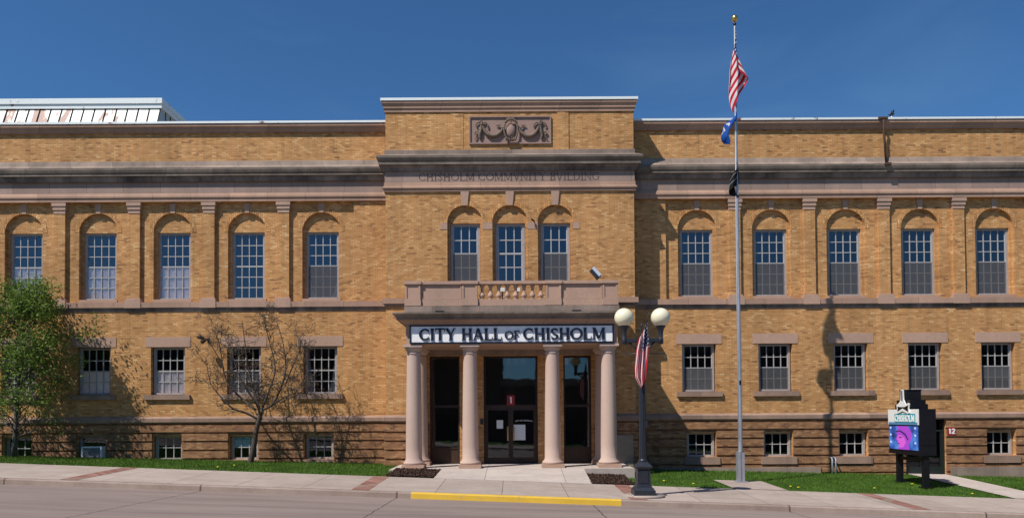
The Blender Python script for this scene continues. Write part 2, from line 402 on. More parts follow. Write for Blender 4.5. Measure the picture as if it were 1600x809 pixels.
# ------------------------------------------------------------------ lettering (own serif stroke alphabet)
def glyph(ch, T=.15, t=.065, sf=.05):
    """strokes: ('L',x1,y1,x2,y2,w) or ('A',cx,cy,rx,ry,a0,a1,Tside,Ttop); returns strokes, advance"""
    def ser(x, y, w=.15): return ('L', x - w, y, x + w, y, sf)
    b, u = sf / 2, 1 - sf / 2
    if ch == 'C': return [('A', .47, .5, .40, .47, 48, 312, T, t), ('L', .745, .63, .745, .93, .05), ('L', .745, .07, .745, .33, .05)], .86
    if ch == 'G': return [('A', .47, .5, .40, .47, 48, 318, T, t), ('L', .745, .63, .745, .93, .05), ('L', .76, .06, .76, .42, T * .8), ser(.76, .42, .12)], .92
    if ch == 'I': return [('L', .2, 0, .2, 1, T), ser(.2, b), ser(.2, u)], .40
    if ch == 'T': return [('L', .42, 0, .42, 1, T), ser(.42, b), ('L', .04, u, .80, u, t), ('L', .06, .76, .06, 1, .05), ('L', .78, .76, .78, 1, .05)], .84
    if ch == 'Y': return [('L', .12, 1, .44, .46, T), ('L', .74, 1, .44, .46, t), ('L', .44, 0, .44, .5, T), ser(.44, b), ser(.12, u), ser(.74, u, .12)], .86
    if ch == 'H': return [('L', .2, 0, .2, 1, T), ('L', .74, 0, .74, 1, T), ('L', .2, .5, .74, .5, t), ser(.2, b), ser(.2, u), ser(.74, b), ser(.74, u)], .94
    if ch == 'A': return [('L', .42, 1, .12, 0, t), ('L', .42, 1, .74, 0, T), ('L', .22, .33, .64, .33, t * .9), ser(.12, b, .12), ser(.74, b)], .88
    if ch == 'V': return [('L', .12, 1, .44, 0, T), ('L', .74, 1, .44, 0, t), ser(.12, u), ser(.74, u, .12)], .86
    if ch == 'L': return [('L', .2, 0, .2, 1, T), ser(.2, u), ('L', .05, b, .68, b, t), ('L', .68, 0, .68, .27, .05)], .74
    if ch == 'O': return [('A', .50, .5, .43, .47, 0, 360, T, t)], 1.0
    if ch == 'F': return [('L', .2, 0, .2, 1, T), ser(.2, b), ('L', .05, u, .66, u, t), ('L', .2, .52, .5, .52, t), ('L', .66, .76, .66, 1, .05), ('L', .5, .42, .5, .62, .05)], .72
    if ch == 'E': return glyph('F', T, t, sf)[0] + [('L', .05, b, .66, b, t), ('L', .66, 0, .66, .25, .05)], .76
    if ch == 'S': return [('A', .34, .73, .23, .23, 30, 270, T * .85, t), ('A', .34, .265, .25, .23, -150, 90, T * .85, t), ('L', .55, .68, .55, .93, .05), ('L', .10, .08, .10, .32, .05)], .66
    if ch == 'M': return [('L', .16, 0, .16, 1, t), ('L', .92, 0, .92, 1, T), ('L', .18, 1, .54, .08, T), ('L', .9, 1, .54, .08, t), ser(.16, b, .12), ser(.92, b), ser(.12, u, .1), ser(.95, u, .12)], 1.10
    if ch == 'N': return [('L', .16, 0, .16, 1, t), ('L', .80, 0, .80, 1, t), ('L', .16, 1, .80, 0, T), ser(.16, b, .12), ser(.8, u, .12), ser(.12, u, .1)], .96
    if ch == 'B': return [('L', .2, 0, .2, 1, T), ('L', .05, b, .42, b, t), ('L', .05, u, .40, u, t), ('L', .2, .53, .42, .53, t), ('A', .40, .755, .20, .225, -90, 90, T * .85, t), ('A', .42, .27, .23, .25, -90, 90, T * .85, t)], .74
    if ch == 'D': return [('L', .2, 0, .2, 1, T), ('L', .05, b, .42, b, t), ('L', .05, u, .42, u, t), ('A', .42, .5, .38, .47, -90, 90, T, t)], .90
    if ch == 'R': return glyph('B', T, t, sf)[0][:1] + [('L', .05, u, .40, u, t), ('L', .2, .5, .42, .5, t), ('A', .40, .74, .20, .24, -90, 90, T * .85, t), ser(.2, b), ('L', .40, .5, .74, 0, T)], .80
    if ch == '1': return [('L', .25, 0, .25, 1, T * 1.3), ('L', .08, .8, .25, .97, t * 1.6)], .46
    if ch == '2': return [('A', .32, .72, .22, .25, -30, 165, T * 1.2, T * 1.1), ('L', .50, .58, .12, .08, T * 1.15), ('L', .06, .07, .60, .07, T * 1.05)], .66
    return [], .42
def letters(text, x0, x1, z, h, y, depth, small=None, T=.15, t=.065, frame=None, track=0.):
    """returns MB of the text fitted between x0 and x1; frame maps (u, out, z) -> point"""
    mb = MB(); W = 0; items = []
    for i, ch in enumerate(text):
        k = (small or {}).get(i, 1.); g, adv = glyph(ch, T, t); items.append((g, W, k)); W += (adv + track) * k
    sx = (x1 - x0) / W; e = 0
    fr = frame or (lambda u, o, zz_: (u, y + o, zz_))
    for g, off, k in items:
        for s in g:
            e = (e + 1) % 7; dp = -depth - e * .0006
            polys = []
            if s[0] == 'L':
                _, a, b, c, d, wd = s
                dx, dz = (c - a), (d - b); ln = math.hypot(dx, dz); nx, nz_ = -dz / ln * wd / 2, dx / ln * wd / 2
                if abs(d - b) > .9 and abs(dx) > .05: nx, nz_ = wd / 2 * 1.05, 0     # slanted stems cut level
                polys.append([(a + nx, b + nz_), (c + nx, d + nz_), (c - nx, d - nz_), (a - nx, b - nz_)])
            else:
                _, cx, cy, rx, ry, a0, a1, Ts, Tt = s; n = max(6, int(abs(a1 - a0) / 15)); pr = None
                for q in range(n + 1):
                    an = R(a0 + (a1 - a0) * q / n); wd = Tt + (Ts - Tt) * abs(math.cos(an)) ** 1.5
                    cu_ = (cx + (rx + wd / 2 - .02) * math.cos(an), cy + (ry + .5 * (Tt - .06)) * math.sin(an)), (cx + (rx - wd / 2 - .02) * math.cos(an), cy + (ry - Tt) * math.sin(an))
                    if pr: polys.append([pr[0], cu_[0], cu_[1], pr[1]])
                    pr = cu_
            for pl in polys:
                pp = [(x0 + (off + u * k) * sx, z + v * k * h + (1 - k) * h * .12) for u, v in pl]
                vs = [fr(u, 0, v) for u, v in pp] + [fr(u, dp, v) for u, v in pp]
                mb.add(vs, [(0, 1, 2, 3), (7, 6, 5, 4), (0, 4, 5, 1), (1, 5, 6, 2), (2, 6, 7, 3), (3, 7, 4, 0)])
    return mb

# ------------------------------------------------------------------ ground functions
YI, YC, YF = -6.2, -9.45, -9.60
def zwall(X): return -.15 - .026 * X
def zin(X): return -.20 - .041 * X
def zkerb(X): return -.30 - .0405 * X
def zyard(X, Y):
    t = min(1, max(0, -Y / 6.2)); return zwall(X) * (1 - t) + zin(X) * t
def zside(X, Y):
    t = (YI - Y) / (YI - YF); return zin(X) * (1 - t) + zkerb(X) * t
def zroad(X, Y):
    t = (YF - Y)
    return zkerb(X) - .16 + (.018 * min(t, 6.5) - .018 * max(0, t - 6.5))
XA, XB = -60., 60.
def sheet(name, mat, zf, x0, x1, y0, y1, dz=0., nx=1, ny=1, kind='structure', label=None):
    mb = MB(); vs = [(x0 + (x1 - x0) * i / nx, y0 + (y1 - y0) * j / ny) for j in range(ny + 1) for i in range(nx + 1)]
    mb.add([(x, y, zf(x, y) + dz) for x, y in vs], [(j * (nx + 1) + i, j * (nx + 1) + i + 1, (j + 1) * (nx + 1) + i + 1, (j + 1) * (nx + 1) + i) for j in range(ny) for i in range(nx)])
    o = mb.build(name, mat); o['kind'] = kind; o['label'] = label or name.replace('_', ' '); o['category'] = name.replace('_', ' ')
    return o
# far ground sheet
g = MB()
xs = [-1500, -200, -60, 0, 60, 200, 1500]; ys = [-1500, -200, -60, -24, -10, 0, 30, 200, 1500]
g.add([(x, y, -.0405 * max(-60, min(60, x)) - 1.15) for y in ys for x in xs], [(j * 7 + i, j * 7 + i + 1, (j + 1) * 7 + i + 1, (j + 1) * 7 + i) for j in range(8) for i in range(6)])
struct(g, 'ground', 'lawn', 'rough green ground running to the horizon', 'ground')
sheet('road', 'road', zroad, XA, XB, -22.4, YF + .01, 0, 24, 10, label='pinkish grey concrete street in front of the building')
sheet('sidewalk', 'sidewalk', zside, XA, XB, YC, YI, 0, 24, 2, label='pale concrete sidewalk between street and lawn')
k = MB()
for i in range(24):
    a, b = XA + (XB - XA) * i / 24, XA + (XB - XA) * (i + 1) / 24
    prof = [(YC, 0), (YC, -.002), (YF + .03, -.002), (YF, -.035), (YF - .015, -.17), (YF - .015, -.4), (YC, -.4)]
    prof = [(YC, .0), (YF + .03, -.003), (YF, -.03), (YF - .02, -.175), (YF - .02, -.4), (YC, -.4)]
    k.add([(x, y, zkerb(x) + dz) for x in (a, b) for y, dz in prof], [(q, q + 1, q + 7, q + 6) for q in range(5)])
struct(k, 'kerb', 'kerb', 'worn concrete kerb along the street', 'kerb')
# painted stretch of kerb: a thin coat 4 mm proud
k = MB(); xa, xb = xx(642, 772, YF), xx(971, 782, YF)
k.add([(x, y, zkerb(x) + dz) for x in np.linspace(xa, xb, 9).tolist() for y, dz in [(YC + .01, .006), (YF + .028, .003), (YF - .005, -.026), (YF - .025, -.168)]],
      [(4 * i + j, 4 * i + j + 1, 4 * i + j + 5, 4 * i + j + 4) for i in range(8) for j in range(3)])
struct(k, 'kerb_paint', 'ypaint', 'yellow paint on the kerb before the entrance', 'kerb paint')
for X in (-19.9, -12.1, -4.15, 3.45, 11.15, 18.9):
    sheet('paver_strip', 'paver', zside, X - .24, X + .24, YC + .02, YI - .01, .005, 1, 2, label='red paver strip crossing the sidewalk')
# opposite sidewalk where the camera stands
sheet('opposite_sidewalk', 'sidewalk', lambda x, y: zkerb(x) - .02, XA, XB, -27.4, -22.2, 0, 24, 1, label='sidewalk on the near side of the street')
k = MB()
for i in range(24):
    a, b = XA + (XB - XA) * i / 24, XA + (XB - XA) * (i + 1) / 24
    k.add([(x, y, zkerb(x) + dz) for x in (a, b) for y, dz in [(-22.2, -.021), (-22.05, -.025), (-22.0, -.06), (-21.98, -.4)]], [(q, q + 1, q + 5, q + 4) for q in range(3)])
struct(k, 'opposite_kerb', 'kerb', 'kerb on the near side of the street', 'kerb')
sheet('opposite_verge', 'lawn', lambda x, y: zkerb(x) - .03, XA, XB, -34, -27.4, 0, 24, 1, label='grass verge on the near side of the street')
# lawn soil
sheet('lawn', 'lawn', zyard, XA, XB, YI, .3, -.02, 48, 6, label='soil sheet under the lawn grass')
# paths
XP0, XP1 = -2.5, 2.52
def zpath(x, y):
    t = max(0, min(1, (-3.75 - y) / (6.2 - 3.75))); return (1 - t) * 0.0 + t * zin(x)
sheet('entrance_path', 'path', zpath, XP0, XP1, YI, -3.75, .004, 6, 6, label='light concrete walk from the doors to the sidewalk')
pl = MB(); pl.box(-4.35, 4.3, -3.75, -.6, -.7, 0.0)
struct(pl, 'porch_slab', 'path', 'light concrete porch floor under the columns', 'porch floor')
XD0, XD1 = 15.95, 17.55
sheet('side_path', 'path', zyard, XD0, XD1, YI, .2, .012, 2, 6, label='concrete path to the basement door')
sheet('flagpole_pad', 'sidewalk', zyard, 7.05, 8.75, YI, -3.75, .012, 2, 3, label='concrete pad under the flagpole')

# ------------------------------------------------------------------ CITY HALL
hall = thing('city_hall', 'long two storey tan brick hall with columned porch and stone cornices', 'building')
def part(mb, name, mat, parent=None): return mb.build(name, mat, parent or hall)
XE = 25.2                                   # wing ends
XL, XR, YB = xx(602.5, 300, -1.), xx(990.5, 300, -1.), -1.0

# ---- levels (wing)
z_win_t, z_win_b = zz(361.5, .3), zz(465.5, .3)
z_rec_t = zz(313, 0); z_rec_b = zz(470, 0)
z_sc_t, z_sc_b, z_sc_bb = zz(469, -.1), zz(477.5, -.12), zz(484, -.03)
z_lw_t, z_lw_b = zz(540, .2), zz(613, .2)
z_wt_t, z_wt_b = zz(648.5, -.1), zz(657, -.1)
z_bw_t, z_bw_b = zz(677, .2), zz(714.5, .2)
z_top = zz(190, 0)
z_bot = -1.6

UP = [(42.5 - 115.5, -1)] + [(p, -1) for p in (42.5, 158, 273.5, 389, 504.5)] + [(p, 1) for p in (1087.5, 1203, 1318.5, 1434, 1549.5, 1665)]
upX = [xx(p, 415, .32) for p, _ in UP]
LOpx = [-82, 34, 150.5, 266, 384, 502.5, 1090.5, 1209, 1326, 1441.5, 1555, 1672]
loX = [xx(p, 578, .2) for p in LOpx]
BApx = [-84, 33, 148, 265.5, 383.5, 500.5, 1094, 1213, 1329.5, 1558.5, 1676]
baX = [xx(p, 697, .2) for p in BApx]
UHW, LHW, BHW = .785, .69, .60         # half widths of brick openings
arc_r = UHW; z_spring = z_win_t
DX0, DX1, DZ1 = xx(1414, 700, 0), xx(1478, 700, 0), zz(656, 0)
DZ0 = zyard((DX0 + DX1) / 2, 0) + .02

# wing walls: one per side, with openings
for side in (-1, 1):
    x0, x1 = (-XE, XL + .15) if side < 0 else (XR - .15, XE)
    holes = []
    if side < 0: rx0, rx1 = -XE + .9, xx(553, 400, 0)
    else: rx0, rx1 = xx(1040.5, 400, 0), XE - .9
    holes.append(rect(rx0, rx1, z_rec_b, z_rec_t))
    for X in loX:
        if (X < 0) == (side < 0): holes.append(rect(X - LHW, X + LHW, z_lw_b - .02, z_lw_t + .02))
    for X in baX:
        if (X < 0) == (side < 0): holes.append(rect(X - BHW, X + BHW, z_bw_b, z_bw_t))
    if side > 0: holes.append(rect(DX0, DX1, DZ0 - .3, DZ1))
    wall_holes('wall', x0, x1, z_bot, z_top, holes, 0, .30, 'brick', hall)
    holes = [archpoly(X, UHW, z_rec_b + .02, z_spring) for X in upX if (X < 0) == (side < 0)]
    wall_holes('bay_wall', rx0 - .2, rx1 + .2, z_rec_b - .2, z_rec_t + .2, holes, .12 if False else .301, .22, 'brick', hall) if False else wall_holes('bay_wall', rx0 + .003, rx1 - .003, z_rec_b + .003, z_rec_t - .003, holes, .12, .22, 'brick', hall)
    # pilasters
    uxs = sorted(X for X in upX if (X < 0) == (side < 0))
    for a, b in zip(uxs, uxs[1:]):
        c = (a + b) / 2; pm = MB(); zc = zz(329, -.1)
        pm.box(c - .225, c + .225, .0, .119, z_rec_b + .19, zc); pl_ = part(pm, 'pilaster', 'brick')
        cp = MB(); ch = (z_rec_t - zc) / 3
        cp.box(c - .235, c + .235, -.02, .118, zc, zc + ch); cp.box(c - .26, c + .26, -.05, .117, zc + ch, zc + 2 * ch); cp.box(c - .29, c + .29, -.08, .116, zc + 2 * ch, z_rec_t - .004)
        cp.build('capital', 'stone_plain', pl_)
        bs = MB(); bs.box(c - .27, c + .27, -.06, .118, z_rec_b + .13, z_rec_b + .20); bs.box(c - .32, c + .32, -.115, .117, z_rec_b - .003, z_rec_b + .13); bs.box(c - .33, c + .33, -.125, -.097, z_sc_b - .0, z_rec_b - .004)
        bs.build('base', 'stone_plain', pl_)

# ---- windows
def window_meshes(w_, h, cols, rows, fr=.075, mid=None, mun=.030):
    f = MB(); d = .10
    f.box(-w_ / 2, -w_ / 2 + fr, 0, d, 0, h); f.box(w_ / 2 - fr, w_ / 2, 0, d, 0, h)
    f.box(-w_ / 2 + fr, w_ / 2 - fr, 0, d, h - fr, h); f.box(-w_ / 2 + fr - .0, w_ / 2 - fr, -.02, d, 0, fr)
    iw0, iw1, iz0, iz1 = -w_ / 2 + fr, w_ / 2 - fr, fr, h - fr
    m = MB()
    for i in range(1, cols):
        x = iw0 + (iw1 - iw0) * i / cols; m.box(x - mun / 2, x + mun / 2, .035, .075, iz0, iz1)
    for j in range(1, rows):
        z = iz0 + (iz1 - iz0) * j / rows; q = mun if not (mid and j == mid) else mun * 1.8
        m.box(iw0, iw1, .030 if q > mun else .037, .077, z - q / 2, z + q / 2)
    m.box(iw0, iw0 + mun, .04, .072, iz0, iz1); m.box(iw1 - mun, iw1, .04, .072, iz0, iz1)
    p = MB(); p.add([(iw0, .06, iz0), (iw1, .06, iz0), (iw1, .06, iz1), (iw0, .06, iz1)], [(0, 1, 2, 3)])
    zm = (iz0 + iz1) / 2 if mid else iz0
    s = MB(); s.add([(iw0 + .002, .026, iz0), (iw1 - .002, .026, iz0), (iw1 - .002, .026, zm), (iw0 + .002, .026, zm)], [(0, 1, 2, 3)])
    return dict(frame=f.mesh('window', 'frame'), muntin=m.mesh('glazing_bars', 'muntin'), pane=p, screen=s.mesh('screen', 'screen'), w=(iw0, iw1), z=(iz0, iz1, zm))
KU = window_meshes(1.34, z_win_t - z_win_b, 4, 6, mid=3)
KL = window_meshes(1.30, z_lw_t - z_lw_b, 4, 4, mid=2)
KB = window_meshes(1.12, z_bw_t - z_bw_b, 3, 2)
for K_, g_ in ((KU, 'glass'), (KL, 'glass_low'), (KB, 'glass_low')): K_['pane'] = K_['pane'].mesh('pane', g_)
def add_window(K_, X, Y, Z, screen=True, curtain=None, sill=None, lintel=None):
    wd = link('window', K_['frame'], hall, (X, Y, Z))
    link('glazing_bars', K_['muntin'], wd); link('pane', K_['pane'], wd)
    if screen: link('screen', K_['screen'], wd)
    if curtain:
        a, b, mt, kind = curtain; i0, i1 = K_['w']; z0, z1, _ = K_['z']; c = MB()
        za, zb = z0 + (z1 - z0) * a, z0 + (z1 - z0) * b; n = 28
        if kind == 'full':
            vs = []; 
            for q in range(n + 1):
                x = i0 + (i1 - i0) * q / n; y = .082 + .008 * math.sin(q * 1.9) + .008 * math.sin(q * .7); vs += [(x, y, za), (x, y, zb)]
            c.add(vs, [(2 * q, 2 * q + 2, 2 * q + 3, 2 * q + 1) for q in range(n)], True)
        else:       # tied side curtains
            for sgn, e in ((1, i0), (-1, i1)):
                c.add([(e, .15, za), (e + sgn * .30, .17, za), (e + sgn * .12, .16, (za + zb) / 2), (e + sgn * .05, .15, zb), (e, .15, zb)], [(0, 1, 2, 3, 4)])
        c.build('curtain', mt, wd)
    def rel(mb, nm, mt):
        mb.v = [(a - X, b - Y, c_ - Z) for a, b, c_ in mb.v]; mb.build(nm, mt, wd)
    if sill: b = MB(); b.box(*sill); rel(b, 'sill', 'stone_watertable')
    if lintel: b = MB(); b.box(*lintel); rel(b, 'lintel', 'stone_plain')
    return wd
cur_up = {1: (.0, .5, 'blind', 'full'), 2: (.0, .5, 'blind', 'full'), 3: (.0, .5, 'blind', 'full'), 5: (.0, .30, 'blind', 'tied')}
upset = set([4])
def subpart(mb, nm, mt, wd):
    l = wd.location; mb.v = [(a - l.x, b - l.y, c_ - l.z) for a, b, c_ in mb.v]; return mb.build(nm, mt, wd)
for i, X in enumerate(upX):
    ty = MB(); ring = MB(); keys = MB(); sills_up = MB()
    wd = add_window(KU, X, .32, z_win_b, screen=(i not in (1, 2, 3, 4)), curtain=cur_up.get(i))
    # tympanum
    n = 20; pts = [(X + (UHW + .02) * math.cos(math.pi * k / n), z_spring + (UHW + .02) * math.sin(math.pi * k / n)) for k in range(n + 1)]
    ty.prism([(X - UHW - .02, z_spring + .001)] + [(X + UHW + .02, z_spring + .001)] + pts[1:-1], .245, .345)
    # jamb infill so the frame sits tight
    for s in (-1, 1): ty.box(X + s * (UHW + .02), X + s * .672, .246, .43, z_win_b - .1, z_spring - .001)
    # rowlock ring 12 mm proud
    q = 26
    for k in range(q):
        a0, a1 = math.pi * (k + .06) / q, math.pi * (k + .94) / q; r0, r1 = UHW + .002, UHW + .17
        ring.prism([(X + r0 * math.cos(a0), z_spring + r0 * math.sin(a0)), (X + r1 * math.cos(a0), z_spring + r1 * math.sin(a0)), (X + r1 * math.cos(a1), z_spring + r1 * math.sin(a1)), (X + r0 * math.cos(a1), z_spring + r0 * math.sin(a1))], .108, .16)
    zk0, zk1 = z_spring + UHW - .01, z_rec_t - .01
    keys.prism([(X - .085, zk0), (X + .085, zk0), (X + .13, zk1), (X - .13, zk1)], .085, .15)
    sills_up.box(X - UHW + .004, X + UHW - .004, .10, .36, z_rec_b - .01, z_win_b - .004)
    subpart(ty, 'arch_infill', 'brick', wd); subpart(ring, 'arch_ring', 'brick_soldier', wd)
    subpart(keys, 'keystone', 'stone_plain', wd); subpart(sills_up, 'sill', 'stone_plain', wd)
cur_lo = {1: (.0, .45, 'blind_grey', 'full'), 2: (.0, .5, 'blind', 'full'), 3: (.0, .5, 'blind', 'full'), 4: (.0, .5, 'blind_grey', 'full'), 5: (.0, .95, 'blind_grey', 'tied'), 6: (0, .5, 'blind_grey', 'full'), 10: (.18, .5, 'blind_grey', 'full')}
lj = MB()
for i, X in enumerate(loX):
    add_window(KL, X, .16, z_lw_b, screen=i >= 6, curtain=cur_lo.get(i), sill=(X - .92, X + .92, -.10, .17, z_lw_b - .21, z_lw_b - .015),
               lintel=(X - .92, X + .92, -.018, .12, z_lw_t + .015, z_lw_t + .42))
for i, X in enumerate(baX):
    sl_ = (X - .72, X + .72, -.13, .17, z_bw_b - .30, z_bw_b - .008) if X > 0 else (X - BHW - .02, X + BHW + .02, -.07, .17, z_bw_b - .12, z_bw_b - .008)
    if i == 2:
        wd = link('window', KB['frame'], hall, (X, .16, z_bw_b)); link('pane', KB['pane'], wd)
    else: add_window(KB, X, .16, z_bw_b, screen=False, sill=sl_, curtain=(.5, 1., 'teal', 'full') if i == 4 else None)
# ---- basement rusticated bands
bands = MB(); pitch = zz(673.5) - zz(687); zt = z_wt_b - .10
blocks = [(X - BHW, X + BHW) for X in baX]
def segs(a, b, cuts):
    out = []; cur = a
    for c0, c1 in sorted(cuts):
        if c1 <= a or c0 >= b: continue
        if c0 > cur: out.append((cur, c0))
        cur = max(cur, c1)
    if cur < b: out.append((cur, b))
    return out
j = 0
while zt - j * pitch > -1.3:
    t1 = zt - j * pitch; t0 = t1 - pitch + .072; j += 1
    for (a, b) in ((-XE, XL - .0), (XR + .0, XE)):
        cuts = []
        if t0 < z_bw_t and t1 > z_bw_b - .0:
            cuts += [(u, v) for u, v in blocks]
        if t1 > DZ0: cuts.append((DX0, DX1))
        for u, v in segs(a, b, cuts): bands.box(u + .004, v - .004, -.075, .02, t0, t1)
    for (a, b) in ((XL - .074, -3.2), (3.2, XR + .074)):
        bands.box(a, b, YB - .075, YB + .02, t0, t1)
    for Xs, sgn in ((XL, -1), (XR, 1)): bands.box(Xs + sgn * .002, Xs + sgn * .074, YB + .021, -.076, t0, t1)
part(bands, 'rusticated_base', 'brick_base')
for (a, b) in ((-XE, XL), (XR, XE)):
    bk = MB()
    cuts = [(X - BHW, X + BHW) for X in baX] + [(DX0, DX1)]
    for u, v in segs(a, b, cuts): bk.box(u + .002, v - .002, -.006, .05, -1.5, z_wt_b)
    for X in baX:
        if a < X < b: bk.box(X - BHW, X + BHW, -.006, .05, z_bw_t + .002, z_wt_b); bk.box(X - BHW, X + BHW, -.006, .05, -1.5, z_bw_b - .002)
    part(bk, 'base_course_backing', 'brick_base')
for (a, b) in ((XL, -3.3), (3.3, XR)): bk = MB(); bk.box(a - .004, b, YB - .006, YB + .02, -1.5, z_wt_b); part(bk, 'base_course_backing', 'brick_base')
for q in ((5.9, 12.4, -.26), (XD1 + .1, XE, -.30)): ft = MB(); ft.box(q[0], q[1], -.13, -.077, -1.4, q[2]); part(ft, 'footing', 'stone_ledge')

# ---- centre block
cwX = [xx(p, 390, YB + .2) for p in (727, 797, 867.5)]
z_cs = zz(347.5, YB); CHW = .69
z_ct = zz(156, YB)
fr_l, fr_c, fr_r = (xx(672, 640, -.75), xx(719, 640, -.75)), (xx(756, 640, -.75), xx(840, 640, -.75)), (xx(880, 640, -.75), xx(923.5, 640, -.75))
z_door_t = zz(556, -.75)
holes = [archpoly(X, CHW, zz(440, YB), z_cs) for X in cwX] + [rect(a, b, .006 if False else -.02, z_door_t) for a, b in (fr_l, fr_c, fr_r)]
wall_holes('centre_wall', XL, XR, z_bot, z_ct, holes, YB, .26, 'brick', hall)
s_ = MB()
for Xs, sg in ((XL, 1), (XR, -1)): s_.box(Xs, Xs + sg * .25, YB + .261, .9, z_bot, z_ct)
part(s_, 'side_wall', 'brick')
KC = window_meshes(1.16, z_cs - zz(441, YB), 3, 4, fr=.10, mid=2, mun=.038); KC['pane'] = KC['pane'].mesh('pane', 'glass')
for i, X in enumerate(cwX):
    ty = MB(); ring = MB(); keys = MB()
    wd = add_window(KC, X, YB + .20, zz(441, YB), screen=i != 1)
    n = 20; r = CHW + .02
    ty.prism([(X - r, z_cs + .001), (X + r, z_cs + .001)] + [(X + r * math.cos(math.pi * k / n), z_cs + r * math.sin(math.pi * k / n)) for k in range(1, n)], YB + .115, YB + .20)
    for s in (-1, 1): ty.box(X + s * r, X + s * .59, YB + .116, YB + .258, zz(441, YB) - .1, z_cs - .001)
    q = 26
    for k in range(q):
        a0, a1 = math.pi * (k + .06) / q, math.pi * (k + .94) / q; r0, r1 = CHW + .002, CHW + .16
        ring.prism([(X + r0 * math.cos(a0), z_cs + r0 * math.sin(a0)), (X + r1 * math.cos(a0), z_cs + r1 * math.sin(a0)), (X + r1 * math.cos(a1), z_cs + r1 * math.sin(a1)), (X + r0 * math.cos(a1), z_cs + r0 * math.sin(a1))], YB - .015, YB + .03)
    keys.prism([(X - .11, z_cs + CHW - .02), (X + .11, z_cs + CHW - .02), (X + .17, zz(298, YB)), (X - .17, zz(298, YB))], YB - .055, YB + .05)
    subpart(ty, 'arch_infill', 'brick', wd); subpart(ring, 'arch_ring', 'brick_soldier', wd); subpart(keys, 'keystone', 'stone_plain', wd)
for a, b in ((cwX[0] - CHW - .26, cwX[0] - CHW), (cwX[0] + CHW + .0, cwX[1] - CHW - .0), (cwX[1] + CHW, cwX[2] - CHW), (cwX[2] + CHW, cwX[2] + CHW + .26)):
    keys = MB(); keys.box(a, b, YB - .012, YB + .05, z_cs - .26, z_cs + .0); part(keys, 'impost_block', 'stone_plain')
# attic decorative narrow pilaster strips and quoins (raised alternate bricks)
st = MB(); st.box(xx(871, 205, YB), xx(888.5, 205, YB), YB - .03, YB + .02, zz(234, YB), zz(176, YB))
part(st, 'attic_strip', 'brick'); st = MB(); st.box(xx(705, 205, YB), xx(724, 205, YB), YB - .012, YB + .02, zz(234, YB), zz(176, YB))
part(st, 'attic_strip', 'brick')

# ---- cornices: wings and centre
def prof(Y, lst): return [(o, zz(y, Y - o)) for o, y in lst]
def wing_band(name, mat, lst):
    mb = MB()
    mb.sweep([(-XE, 0), (XL + .02, 0)], prof(0, lst)); mb.sweep([(XR - .02, 0), (XE, 0)], prof(0, lst)); return part(mb, name, mat)
cpath = [(XL, .6), (XL, YB), (XR, YB), (XR, .6)]
def centre_band(name, mat, lst):
    mb = MB(); mb.sweep(cpath, prof(YB, lst)); return part(mb, name, mat)
wing_band('parapet_flashing', 'flash', [(-.3, 186.6), (.235, 186.6), (.235, 189.8), (-.3, 189.9)])
wing_band('parapet_coping', 'stone', [(-.29, 190.1), (.20, 190.1), (.20, 194.5), (.13, 197.5), (.13, 200), (.07, 202.5), (.07, 205), (-.02, 205)])
wing_band('ledge', 'stone_ledge', [(-.02, 249), (.10, 249.5), (.16, 256), (.29, 258.6), (.29, 259.5), (-.02, 260)])
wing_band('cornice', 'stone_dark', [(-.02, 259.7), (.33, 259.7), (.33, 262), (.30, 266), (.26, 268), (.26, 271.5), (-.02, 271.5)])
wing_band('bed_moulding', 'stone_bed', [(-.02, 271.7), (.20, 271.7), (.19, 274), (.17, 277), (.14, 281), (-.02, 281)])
wing_band('frieze', 'stone_frieze', [(-.02, 281.2), (.05, 281.2), (.05, 298.5), (-.02, 298.5)])
wing_band('architrave', 'stone', [(-.02, 298.7), (.08, 298.7), (.13, 303), (.13, 305.5), (.09, 307), (.09, 312), (-.02, 312)])
wing_band('string_course', 'stone', [(-.02, 468.6), (.10, 468.6), (.10, 477), (-.02, 477)])
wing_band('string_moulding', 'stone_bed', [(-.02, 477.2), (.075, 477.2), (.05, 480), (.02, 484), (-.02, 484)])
wt = MB(); wl = prof(0, [(-.02, 647), (.07, 648.5), (.13, 650.5), (.13, 656), (.09, 658), (-.02, 658)])
wt.sweep([(-XE, 0), (XL + .02, 0)], wl); wt.sweep([(XR - .02, 0), (XE, 0)], wl)
part(wt, 'water_table', 'stone_watertable')
wl2 = [(o, z) for o, z in wl]
for pa in ([(XL, .05), (XL, YB), (-3.3, YB)], [(3.3, YB), (XR, YB), (XR, .05)]): wt = MB(); wt.sweep(pa, wl2); part(wt, 'water_table', 'stone_watertable')

centre_band('parapet_flashing', 'flash', [(-.3, 151.8), (.17, 151.8), (.17, 155.9), (-.3, 156)])
centre_band('parapet_coping', 'stone', [(-.29, 156.2), (.14, 156.2), (.14, 160), (.08, 165), (.08, 168), (.04, 170), (.04, 174.5), (-.02, 174.5)])
centre_band('ledge', 'stone_ledge', [(-.02, 233.5), (.04, 233.8), (.04, 240.3), (.30, 241.3), (.30, 242.2), (-.02, 242.4)])
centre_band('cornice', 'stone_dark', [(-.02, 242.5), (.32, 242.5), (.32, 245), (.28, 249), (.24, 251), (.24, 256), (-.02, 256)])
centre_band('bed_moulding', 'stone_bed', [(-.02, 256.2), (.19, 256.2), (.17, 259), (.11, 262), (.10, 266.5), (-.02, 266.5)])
frz = centre_band('frieze', 'stone_frieze', [(-.02, 266.7), (.03, 266.7), (.03, 283.6), (-.02, 283.6)])
centre_band('architrave', 'stone', [(-.02, 283.8), (.045, 283.8), (.06, 290), (.11, 291), (.11, 293), (.06, 294.5), (.06, 298.5), (-.02, 298.5)])
